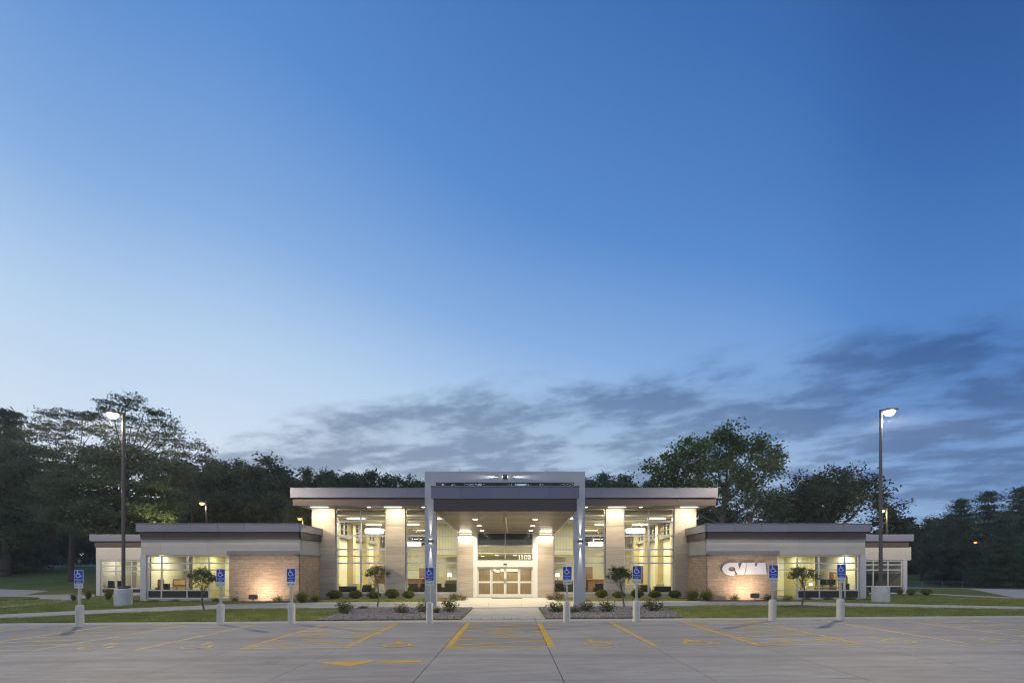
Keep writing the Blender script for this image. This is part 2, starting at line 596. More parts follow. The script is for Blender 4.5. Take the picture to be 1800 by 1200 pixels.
class MB:
    """collects simple solids in world coordinates, then links them as one mesh"""

    def __init__(self):
        self.v, self.f = [], []

    def box(self, x0, x1, y0, y1, z0, z1):
        x0, x1 = min(x0, x1), max(x0, x1)
        y0, y1 = min(y0, y1), max(y0, y1)
        z0, z1 = min(z0, z1), max(z0, z1)
        b = len(self.v)
        self.v += [(x0, y0, z0), (x1, y0, z0), (x1, y1, z0), (x0, y1, z0),
                   (x0, y0, z1), (x1, y0, z1), (x1, y1, z1), (x0, y1, z1)]
        self.f += [tuple(b + i for i in q) for q in
                   ((0, 3, 2, 1), (4, 5, 6, 7), (0, 1, 5, 4), (1, 2, 6, 5), (2, 3, 7, 6), (3, 0, 4, 7))]
        return self

    def prism(self, poly, z0, z1):
        """poly: (x, y) list, counter-clockwise from above; z0/z1 numbers or functions"""
        n = len(poly)
        ar = sum(poly[i][0] * poly[(i + 1) % n][1] - poly[(i + 1) % n][0] * poly[i][1] for i in range(n))
        if ar < 0:
            poly = poly[::-1]
        b = len(self.v)
        fz = lambda h, p: h(*p) if callable(h) else h
        self.v += [(p[0], p[1], fz(z0, p)) for p in poly] + [(p[0], p[1], fz(z1, p)) for p in poly]
        self.f.append(tuple(b + n + i for i in range(n)))
        self.f.append(tuple(b + i for i in reversed(range(n))))
        for i in range(n):
            j = (i + 1) % n
            self.f.append((b + i, b + j, b + n + j, b + n + i))
        return self

    def wall(self, poly, y0, y1):
        """poly in (x, z), extruded along y"""
        n = len(poly)
        ar = sum(poly[i][0] * poly[(i + 1) % n][1] - poly[(i + 1) % n][0] * poly[i][1] for i in range(n))
        if ar < 0:
            poly = poly[::-1]
        b = len(self.v)
        self.v += [(p[0], y0, p[1]) for p in poly] + [(p[0], y1, p[1]) for p in poly]
        self.f.append(tuple(b + i for i in range(n)))
        self.f.append(tuple(b + n + i for i in reversed(range(n))))
        for i in range(n):
            j = (i + 1) % n
            self.f.append((b + j, b + i, b + n + i, b + n + j))
        return self

    def tube(self, p0, p1, r0, r1=None, n=8, cap=True):
        r1 = r0 if r1 is None else r1
        p0, p1 = Vector(p0), Vector(p1)
        d = (p1 - p0).normalized()
        a = Vector((0, 0, 1)) if abs(d.z) < .9 else Vector((1, 0, 0))
        u = d.cross(a).normalized()
        w = d.cross(u)
        b = len(self.v)
        for p, r in ((p0, r0), (p1, r1)):
            for i in range(n):
                t = 2 * math.pi * i / n
                self.v.append(tuple(p + u * (r * math.cos(t)) + w * (r * math.sin(t))))
        for i in range(n):
            j = (i + 1) % n
            self.f.append((b + i, b + n + i, b + n + j, b + j))
        if cap:
            self.f.append(tuple(b + i for i in range(n)))
            self.f.append(tuple(b + n + i for i in reversed(range(n))))
        return self

    def lathe(self, prof, cx, cy, n=20):
        """prof: (radius, z) from the bottom up"""
        b = len(self.v)
        for r, z in prof:
            for i in range(n):
                t = 2 * math.pi * i / n
                self.v.append((cx + r * math.cos(t), cy + r * math.sin(t), z))
        for k in range(len(prof) - 1):
            for i in range(n):
                j = (i + 1) % n
                self.f.append((b + k * n + i, b + k * n + j, b + (k + 1) * n + j, b + (k + 1) * n + i))
        self.f.append(tuple(b + i for i in reversed(range(n))))
        self.f.append(tuple(b + (len(prof) - 1) * n + i for i in range(n)))
        return self

    def mesh(self, name, org=(0, 0, 0)):
        me = bpy.data.meshes.new(name)
        ox, oy, oz = org
        me.from_pydata([(x - ox, y - oy, z - oz) for x, y, z in self.v], [], self.f)
        me.update()
        return me

    def build(self, name, mat, parent=None, smooth=False, bevel=0.0):
        top = parent
        while top is not None and top.parent is not None:
            top = top.parent
        org = ORG.get(top.name, (0, 0, 0)) if top is not None else (0, 0, 0)
        me = self.mesh(name, org)
        me.materials.append(mat)
        if smooth:
            me.polygons.foreach_set('use_smooth', [True] * len(me.polygons))
        o = link_mesh(name, me, None, parent)
        if bevel:
            md = o.modifiers.new('bevel', 'BEVEL')
            md.width = bevel
            md.segments = 2
            md.limit_method = 'ANGLE'
        return o


def np_mesh(name, verts, nper):
    """verts (N*nper, 3): faces of nper corners each"""
    me = bpy.data.meshes.new(name)
    n = len(verts) // nper
    me.vertices.add(len(verts))
    me.vertices.foreach_set('co', np.asarray(verts, dtype=np.float32).ravel())
    me.loops.add(len(verts))
    me.loops.foreach_set('vertex_index', np.arange(len(verts), dtype=np.int32))
    me.polygons.add(n)
    me.polygons.foreach_set('loop_start', np.arange(0, len(verts), nper, dtype=np.int32))
    me.polygons.foreach_set('loop_total', np.full(n, nper, dtype=np.int32))
    me.update(calc_edges=True)
    return me


def leaf_cards(P, length, width, flat=.35, rg=rng):
    """rhombic leaf at each point, random facing; flat>0 tilts the faces up"""
    n = len(P)
    nrm = rg.normal(size=(n, 3))
    nrm[:, 2] = np.abs(nrm[:, 2]) + flat
    nrm /= np.linalg.norm(nrm, axis=1, keepdims=True)
    t = rg.normal(size=(n, 3))
    u = np.cross(nrm, t)
    u /= np.linalg.norm(u, axis=1, keepdims=True) + 1e-9
    v = np.cross(nrm, u)
    L = length * rg.uniform(.7, 1.3, (n, 1)) * .5
    Wd = width * rg.uniform(.7, 1.3, (n, 1)) * .5
    out = np.empty((n, 4, 3))
    out[:, 0] = P - u * L
    out[:, 1] = P - v * Wd + u * L * .1
    out[:, 2] = P + u * L
    out[:, 3] = P + v * Wd + u * L * .1
    return out.reshape(-1, 3)


def children(o):
    return [c for c in o.children]


def copy_thing(src, loc, rz=0.0, scale=1.0, label=None, group=None):
    r = src.copy()
    C.objects.link(r)
    r.location = loc
    r.rotation_euler = (0, 0, rz)
    r.scale = scale if isinstance(scale, tuple) else (scale,) * 3
    if label:
        r['label'] = label
    if group:
        r['group'] = group
    for ch in children(src):
        c = ch.copy()
        C.objects.link(c)
        c.parent = r
        for gc in children(ch):
            d = gc.copy()
            C.objects.link(d)
            d.parent = c
    return r


def lamp(name, kind, loc, power, col, size=.3, sy=None, aim=(0, 0, -1), spot=None, blend=.5, parent=None):
    ld = bpy.data.lights.new(name, kind)
    ld.energy = power
    ld.color = col
    if kind == 'AREA':
        ld.shape = 'RECTANGLE'
        ld.size = size
        ld.size_y = sy or size
    else:
        ld.shadow_soft_size = size
    if kind == 'SPOT':
        ld.spot_size = R(spot)
        ld.spot_blend = blend
    o = bpy.data.objects.new(name, ld)
    C.objects.link(o)
    o.rotation_euler = Vector(aim).to_track_quat('-Z', 'Y').to_euler()
    if parent is not None:
        o.parent = parent
        o.location = Vector(loc) - ORG.get(parent.name, Vector((0, 0, 0)))
    else:
        o.location = loc
    return o


def batwing(ld):
    """street-lantern optics: intensity rises towards the side so that the ground is lit evenly, nothing goes upward"""
    global nt
    ld.use_nodes = True
    nt = ld.node_tree
    em = next(n for n in nt.nodes if n.type == 'EMISSION')
    sep = nd('ShaderNodeSeparateXYZ')
    lk(nd('ShaderNodeTexCoord').outputs['Normal'], sep.inputs[0])
    cz = mth('MULTIPLY', sep.outputs[2], BAT_SIGN)
    prof = mth('POWER', mth('MAXIMUM', cz, .34), -2.7)
    st = mth('MULTIPLY', prof, sstep(cz, .10, .34))
    lk(st, em.inputs['Strength'])


BAT_SIGN = -1.0


def text_mesh(txt, size, depth=.004, bold=0.0):
    cu = bpy.data.curves.new('lettering', 'FONT')
    cu.body = txt
    cu.size = size
    cu.extrude = depth
    cu.offset = size * bold
    cu.align_x = 'CENTER'
    cu.space_character = 1.18 if bold else 1.0
    cu.resolution_u = 2
    tmp = bpy.data.objects.new('lettering', cu)
    C.objects.link(tmp)
    dg = bpy.context.evaluated_depsgraph_get()
    me = bpy.data.meshes.new_from_object(tmp.evaluated_get(dg))
    bpy.data.objects.remove(tmp)
    me.transform(Matrix.Rotation(R(90), 4, 'X'))
    return me


# ------------------------------------------------------------------ ground
def build_ground():
    xs = np.concatenate([np.linspace(-400, -60, 12), np.linspace(-55, 55, 56), np.linspace(60, 400, 12)])
    ys = np.concatenate([np.linspace(-150, 10, 8), [17.8, 17.801], np.linspace(18.6, 60, 46), np.linspace(62, 130, 30), np.linspace(150, 700, 12)])
    v = []
    for yv in ys:
        for xv in xs:
            z = g(xv, yv) - .02
            if yv <= 17.8:
                z -= .12
            v.append((xv, yv, z))
    nx = len(xs)
    f = []
    for j in range(len(ys) - 1):
        for i in range(nx - 1):
            a = j * nx + i
            f.append((a, a + 1, a + nx + 1, a + nx))
    me = bpy.data.meshes.new('ground')
    me.from_pydata(v, [], f)
    me.polygons.foreach_set('use_smooth', [True] * len(me.polygons))
    o = link_mesh('ground', me, M['lawn'])
    prop(o, 'green lawn and rising grass ground around the building', kind='structure')


build_ground()

XK = lambda k: -1.605 + 2.445 * k


def build_lot():
    mb = MB()
    mb.prism([(-90, -60), (90, -60), (90, 17.78), (-90, 17.78)], lambda x, y: .0075 * x - .10, lambda x, y: .0075 * x - .014)
    lot = mb.build('parking_lot', M['lot_base'])
    prop(lot, 'grey concrete parking lot with yellow stall lines', kind='structure')
    colx = [-90, -45, -33] + [XK(k) for k in range(-9, 10)] + [33, 45, 90]
    rows = [-60, -25, -8, 0, 7.9, 11.35, 16.95]
    gap = .008
    zt = lambda x, y: .0075 * x
    zb = lambda x, y: .0075 * x - .012
    for j in range(len(rows) - 1):
        for i in range(len(colx) - 1):
            a, b = colx[i] + gap, colx[i + 1] - gap
            c, d = rows[j] + gap * .6, rows[j + 1] - gap * .6
            MB().prism([(a, c), (b, c), (b, d), (a, d)], zb, zt).build('concrete_slab', M['lot'], lot)
    for i in range(len(colx) - 1):
        a, b = colx[i] + gap, colx[i + 1] - gap
        MB().prism([(a, 16.96), (b, 16.96), (b, 17.76), (a, 17.76)], zb, lambda x, y: .0075 * x + .002).build('gutter_slab', M['kerb'], lot)
    zp0 = lambda x, y: .0075 * x - .002
    zp1 = lambda x, y: .0075 * x + .004

    def stripe(p, q, w, mat, dz=0.0):
        p, q = Vector((*p, 0)), Vector((*q, 0))
        n = (q - p).normalized().cross(Vector((0, 0, 1))) * (w / 2)
        poly = [tuple((p + n).xy), tuple((q + n).xy), tuple((q - n).xy), tuple((p - n).xy)]
        return MB().prism(poly, zp0, lambda x, y: .0075 * x + .004 + dz).build('painted_line', mat, lot)

    y0, y1 = 11.35, 16.75
    aisles = {-5: 0, -2: 0, 0: 0, 3: 0, 6: 0, -8: 0}
    for k in range(-8, 9):
        fresh = k in (-2, -1, 0, 1, 2, 3, 4)
        w = .16 if k in (0, 1) else .12
        off = .09
        stripe((XK(k) + off, y0), (XK(k) + off, y1), w, M['paint'] if fresh else M['paint_old'])
    for k in aisles:
        fresh = k in (-2, 0, 3)
        mt = M['paint'] if fresh else M['paint_old']
        a, b = XK(k) + .16, XK(k + 1) + .02
        stripe((a, y0 + .05), (b, y0 + .05), .10, mt, .001)
        yy = y0 + .35
        while yy < y1 - .8:
            stripe((a, yy), (b, yy + .62), .105, mt, .001)
            yy += .93
        stripe((a, y1 - .1), (b, y1 - .06), .10, mt, .001)
    # wheelchair emblems
    def emblem(cx, cy, s, mat):
        mb = MB()

        def pl(pts, w, dz):
            for (ax, ay), (bx, by) in zip(pts[:-1], pts[1:]):
                p, q = Vector((ax, ay, 0)), Vector((bx, by, 0))
                d = (q - p).normalized()
                n = d.cross(Vector((0, 0, 1))) * (w / 2)
                q = q + d * w * .25
                poly = [((v.x * s) + cx, (v.y * s) + cy) for v in (p + n, q + n, q - n, p - n)]
                mb.prism(poly, zp0, lambda x, y, dz=dz: .0075 * x + .004 + dz)
                dz += .0007
        th = [i / 12 * 2 * math.pi for i in range(12)]
        mb.prism([(cx + s * (-.12 + .085 * math.cos(t)), cy + s * (.46 + .085 * math.sin(t))) for t in th], zp0, zp1)
        pl([(-.11, .36), (-.08, .05), (.20, .05), (.34, -.30), (.44, -.27)], .085, .0012)
        pl([(-.10, .22), (.14, .22)], .07, .0008)
        arc = [(-.03 + .30 * math.cos(t), -.16 + .30 * math.sin(t)) for t in np.linspace(R(115), R(345), 12)]
        pl(arc, .075, .0)
        mb.build('wheelchair_symbol', mat, lot)

    for k, fr in ((-6, 0), (-4, 0), (-3, 0), (-1, 1), (1, 1), (2, 1), (4, 0), (5, 0), (7, 0)):
        emblem((XK(k) + XK(k + 1)) / 2 + .05, 11.95, 1.05, M['paint'] if fr else M['paint_old'])
    # direction arrow: head and bar
    MB().prism([(-3.93, 9.62), (-3.08, 9.20), (-2.72, 9.86)], zp0, zp1).build('painted_arrow_head', M['paint'], lot)
    MB().prism([(-2.72, 9.52), (-1.78, 9.55), (-1.80, 9.78), (-2.64, 9.75)], zp0, zp1).build('painted_arrow_bar', M['paint'], lot)


build_lot()


# ------------------------------------------------------------------ walkways, beds, driveways
def lift(h):
    return lambda x, y: g(x, y) + h


FAR = [(-60, 1082.5), (0, 1079.5), (120, 1074), (240, 1068.5), (330, 1064.5), (420, 1061), (520, 1058.6), (600, 1058), (680, 1057.6), (800, 1057.2),
       (975, 1056.6), (1100, 1056.2), (1250, 1055.6), (1400, 1057.2), (1500, 1059.6), (1650, 1063), (1800, 1066), (1870, 1067.3)]
NEAR = [(-60, 1091), (0, 1087.8), (120, 1082.3), (240, 1076.3), (330, 1072.5), (420, 1070.0), (520, 1068.6), (600, 1068), (680, 1068), (800, 1068),
        (975, 1067), (1100, 1066), (1250, 1063.6), (1400, 1064.2), (1500, 1066), (1650, 1069), (1800, 1072), (1870, 1073.2)]
FW = [gp(*p) for p in FAR]
NW = [gp(*p) for p in NEAR]
WALK_POLY = FW + NW[::-1]
ENTR = [(-1.85, 17.78), (1.24, 17.78), (1.24, NW[10][1] - .2), (-1.85, NW[9][1] - .2)]
APRON = [(-3.3, FW[9][1] + .02), (2.55, FW[10][1] + .02), (2.55, 31.7), (-3.3, 31.7)]


def build_walks():
    mb = MB()
    mb.prism(WALK_POLY, lift(-.10), lift(-.002))
    w = mb.build('walkway', M['walk'])
    prop(w, 'curving pale concrete walkway across the front of the building', kind='structure')
    for i in range(len(FW) - 1):
        n = max(1, round((FW[i + 1][0] - FW[i][0]) / 1.9))
        for k in range(n):
            t0, t1 = k / n, (k + 1) / n
            lerp = lambda a, b, t: (a[0] + (b[0] - a[0]) * t, a[1] + (b[1] - a[1]) * t)
            e = .006
            poly = [lerp(NW[i], NW[i + 1], t0), lerp(NW[i], NW[i + 1], t1), lerp(FW[i], FW[i + 1], t1), lerp(FW[i], FW[i + 1], t0)]
            poly = [(poly[0][0] + e, poly[0][1]), (poly[1][0] - e, poly[1][1]), (poly[2][0] - e, poly[2][1]), (poly[3][0] + e, poly[3][1])]
            MB().prism(poly, lift(-.01), lift(.012)).build('walkway_slab', M['walk'], w)
    mb = MB()
    mb.prism(ENTR, lift(-.1), lift(-.004))
    mb.prism(APRON, lift(-.1), lift(-.004))
    e = mb.build('entrance_path', M['walk'])
    prop(e, 'broad concrete path from the parking lot to the glass doors', kind='structure')
    ys = [17.785, 19.4, 21.0, ENTR[2][1] - .005]
    for j in range(3):
        for a, b in ((-1.85, -.31), (-.295, 1.24)):
            MB().prism([(a, ys[j]), (b, ys[j]), (b, ys[j + 1] - .012), (a, ys[j + 1] - .012)], lift(-.02), lift(.008)).build('path_slab', M['walk'], e)
    ya = APRON[0][1] + .01
    for j in range(2):
        y0, y1 = ya + (31.7 - ya) * j / 2, ya + (31.7 - ya) * (j + 1) / 2
        for a, b in ((-3.3, -.38), (-.368, 2.55)):
            MB().prism([(a, y0), (b, y0), (b, y1 - .012), (a, y1 - .012)], lift(-.02), lift(.014)).build('path_slab', M['walk'], e)
    # driveway at the left, with a grass island, and the road at the right
    dl = [gp(*p) for p in ((-160, 1075), (-60, 1070), (20, 1066.5), (95, 1059), (125, 1055), (166, 1047.5), (166, 1044), (120, 1044.2), (40, 1045.6), (85, 1037.5), (0, 1035), (-160, 1036))]
    o = MB().prism(dl, lift(-.1), lift(.012)).build('driveway', M['far_road'])
    prop(o, 'pale concrete driveway turning in beside the left end of the building', kind='structure')
    il = [gp(*p) for p in ((-80, 1055.5), (40, 1054), (70, 1051), (40, 1049), (-80, 1049))]
    o = MB().prism(il, lift(0), lift(.05)).build('grass_island', M['lawn'])
    prop(o, 'narrow grass island in the left driveway', kind='structure')
    dr = [gp(*p) for p in ((1592, 1040), (1640, 1043.8), (1700, 1047), (1800, 1051.5), (1960, 1057), (1960, 1038.5), (1800, 1036), (1700, 1033.5), (1592, 1031.3))]
    o = MB().prism(dr, lift(-.1), lift(.012)).build('service_road', M['far_road'])
    prop(o, 'pale concrete road passing the right end of the building', kind='structure')
    # road on the rise at the far left
    o = MB().prism([(-140, 80), (-30, 80), (-30, 86), (-140, 86)], lift(-.1), lift(.02)).build('street', M['far_road'])
    prop(o, 'street along the top of the far left lawn', kind='structure')


build_walks()
BED_L = [gp(*p) for p in ((572, 1086.5), (596, 1079), (612, 1070), (640, 1068.6), (800, 1069))]
BED_L = [(BED_L[0][0], 17.82)] + BED_L[1:] + [(-1.9, NW[9][1] - .25), (-1.9, 17.82)]
BED_R = [gp(*p) for p in ((1190, 1082), (1178, 1075), (1165, 1067.0), (1100, 1067.3), (975, 1068))]
BED_R = [(BED_R[0][0], 17.82)] + BED_R[1:] + [(1.29, NW[10][1] - .25), (1.29, 17.82)]


def inpoly(poly, x, y):
    c = False
    n = len(poly)
    for i in range(n):
        x0, y0 = poly[i]
        x1, y1 = poly[(i + 1) % n]
        if (y0 > y) != (y1 > y) and x < (x1 - x0) * (y - y0) / (y1 - y0) + x0:
            c = not c
    return c


MULCH_L = [(-22.3, 27.95), (-17.6, 27.75), (-12.3, 27.6), (-11.0, 29.2), (-11.4, 31.2), (-12.8, 31.2), (-12.8, 28.78), (-22.3, 28.78)]
MULCH_R = [(21.2, 27.95), (16.5, 27.7), (11.3, 27.5), (10.1, 29.2), (10.4, 31.2), (11.75, 31.2), (11.75, 28.78), (21.2, 28.78)]
MULCH_DL = [(-4.6, 29.2), (-3.35, 29.2), (-3.35, 31.6), (-4.6, 31.6)]
MULCH_DR = [(2.6, 29.2), (4.0, 29.2), (4.0, 31.6), (2.6, 31.6)]


def build_beds():
    for poly, lab in ((BED_L, 'gravel planting bed left of the entrance path'), (BED_R, 'gravel planting bed right of the entrance path')):
        bed = MB().prism(poly, lift(-.08), lift(.035)).build('planting_bed', M['gravel_base'])
        prop(bed, lab, kind='structure')
        xs = [p[0] for p in poly]
        ys = [p[1] for p in poly]
        pts = []
        while len(pts) < 4200:
            x, y = random.uniform(min(xs), max(xs)), random.uniform(min(ys), max(ys))
            if inpoly(poly, x, y):
                pts.append((x, y, g(x, y) + .045))
        P = np.array(pts)
        n = len(P)
        base = np.array([(1, 0, 0), (0, 1, 0), (-1, 0, 0), (0, -1, 0), (0, 0, .8), (0, 0, -.8)], float)
        tri = [(0, 1, 4), (1, 2, 4), (2, 3, 4), (3, 0, 4), (1, 0, 5), (2, 1, 5), (3, 2, 5), (0, 3, 5)]
        r = rng.uniform(.025, .06, (n, 1, 1))
        q = base[None] * r * rng.uniform(.7, 1.3, (n, 6, 1))
        th = rng.uniform(0, 6.28, n)
        ct, st = np.cos(th)[:, None], np.sin(th)[:, None]
        q2 = q.copy()
        q2[:, :, 0] = q[:, :, 0] * ct - q[:, :, 1] * st
        q2[:, :, 1] = q[:, :, 0] * st + q[:, :, 1] * ct
        V = (P[:, None, :] + q2)
        verts = V[:, np.array(tri).ravel(), :].reshape(-1, 3)
        s = link_mesh('gravel', np_mesh('gravel', verts, 3), M['stonebit'], bed)
        s['kind'] = 'stuff'
    for poly, lab in ((MULCH_L, 'dark bark mulch at the foot of the left brick wall'), (MULCH_R, 'dark bark mulch at the foot of the right brick wall'),
                      (MULCH_DL, 'red bark mulch left of the glass doors'), (MULCH_DR, 'red bark mulch right of the glass doors')):
        o = MB().prism(poly, lift(-.05), lift(.03)).build('mulch_bed', M['mulch'])
        prop(o, lab, kind='structure')
    c = gp(1410, 1067)
    o = MB().lathe([(1.0, g(*c) - .02), (.95, g(*c) + .03), (.5, g(*c) + .09), (.05, g(*c) + .11)], c[0], c[1] - .1, 18).build('mulch_ring', M['mulch'], smooth=True)
    prop(o, 'dark mulch ring under the young tree on the right lawn', kind='structure')


build_beds()


def build_grass():
    avoid = [WALK_POLY, BED_L, BED_R, ENTR, APRON, MULCH_L, MULCH_R, MULCH_DL, MULCH_DR]
    # front strip, strip behind the walk, and the strips before the glass
    pts = []
    zones = [((-23, 23), (17.75, 21.5), 100000), ((-24, -10), (19, 27.9), 42000), ((9, 25), (19, 27.9), 42000),
             ((-11.3, -3.4), (26.4, 31.0), 22000), ((2.6, 10.3), (26.0, 31.0), 22000), ((22, 32), (20, 30), 20000), ((-31, -22), (20, 30), 16000)]
    for (x0, x1), (y0, y1), n in zones:
        X = rng.uniform(x0, x1, n)
        Y = rng.uniform(y0, y1, n)
        keep = np.ones(n, bool)
        for poly in avoid:
            px = np.array([p[0] for p in poly])
            py = np.array([p[1] for p in poly])
            c = np.zeros(n, bool)
            for i in range(len(poly)):
                j = (i + 1) % len(poly)
                if py[i] == py[j]:
                    continue
                cond = (py[i] > Y) != (py[j] > Y)
                xi = (px[j] - px[i]) * (Y - py[i]) / (py[j] - py[i]) + px[i]
                c ^= cond & (X < xi)
            keep &= ~c
        keep &= ~((X > -22.3) & (X < 21.3) & (Y > 28.7) & ((X < -12.6) | (X > 11.6)))
        pts.append(np.stack([X[keep], Y[keep]], 1))
    P = np.concatenate(pts)
    Z = np.array([g(x, y) - .02 for x, y in P])
    n = len(P)
    hgt = rng.uniform(.06, .13, n)
    w = rng.uniform(.008, .018, n)
    a = rng.uniform(0, math.pi, n)
    lean = rng.normal(0, .035, (n, 2))
    V = np.empty((n, 3, 3))
    V[:, 0, 0] = P[:, 0] - np.cos(a) * w
    V[:, 0, 1] = P[:, 1] - np.sin(a) * w
    V[:, 0, 2] = Z
    V[:, 1, 0] = P[:, 0] + np.cos(a) * w
    V[:, 1, 1] = P[:, 1] + np.sin(a) * w
    V[:, 1, 2] = Z
    V[:, 2, 0] = P[:, 0] + lean[:, 0]
    V[:, 2, 1] = P[:, 1] + lean[:, 1]
    V[:, 2, 2] = Z + hgt
    o = link_mesh('grass', np_mesh('grass', V.reshape(-1, 3), 3), M['grass'])
    prop(o, 'mown green grass blades on the lawn strips', kind='stuff')


build_grass()

# ------------------------------------------------------------------ the office building
B = thing('office_building', (0, 32, 0), 'low office building with glazed tall lobby, entrance canopy and two brick wings', 'building')


def part(mb, name, mat, parent=None, **kw):
    return mb.build(name, mat, parent or B, **kw)


def fascia(x0, x1, y0, y1, z0, z1, mat, n, name):
    """a band running along x, cut into n panels with open seams"""
    core = part(MB().box(x0 + .03, x1 - .03, y0 + .02, y1, z0 + .01, z1 - .01), name, mat)
    w = (x1 - x0) / n
    for i in range(n):
        a, b = x0 + w * i, x0 + w * (i + 1)
        part(MB().box(a + (.006 if i else 0), b - (.006 if i < n - 1 else 0), y0, y0 + .03, z0, z1), 'panel', mat, core)
    return core


def window(x0, x1, y, z0, z1, xs, zs, t=.06, dp=.10, name='window', spandrel=None, mat='frame', glass='glass', skip=()):
    """storefront: frame bars at xs / zs (inside), one pane per cell; the pane sits mid-frame"""
    mb = MB()
    X = [x0] + list(xs) + [x1]
    Z = [z0] + list(zs) + [z1]
    h = t / 2
    for i, xv in enumerate(X):
        a = xv - h if i else xv
        b = xv + h if i < len(X) - 1 else xv
        if i == 0:
            b = xv + t
        if i == len(X) - 1:
            a = xv - t
        mb.box(a, b, y - dp / 2, y + dp / 2, z0, z1)
    for i in range(len(X) - 1):
        a = X[i] + (t if i == 0 else h)
        b = X[i + 1] - (t if i == len(X) - 2 else h)
        for j, zv in enumerate(Z):
            c = zv if j == 0 else (zv - t if j == len(Z) - 1 else zv - h)
            mb.box(a, b, y - dp / 2 + .004, y + dp / 2 - .004, c, c + t)
    w = part(mb, name, M[mat])
    for i in range(len(X) - 1):
        a = X[i] + (t if i == 0 else h)
        b = X[i + 1] - (t if i == len(X) - 2 else h)
        for j in range(len(Z) - 1):
            if (i, j) in skip:
                continue
            c = Z[j] + (t if j == 0 else h)
            d = Z[j + 1] - (t if j == len(Z) - 2 else h)
            sp = spandrel and (i, j) in spandrel
            gm = M['spandrel'] if sp else M[glass]
            part(MB().box(a, b, y - .006, y + .006, c, d), 'spandrel_panel' if sp else 'pane', gm, w)
    return w


YW, YM, YS = 28.9, 32.0, 36.3
XC = -.527
ZROOF = 4.55


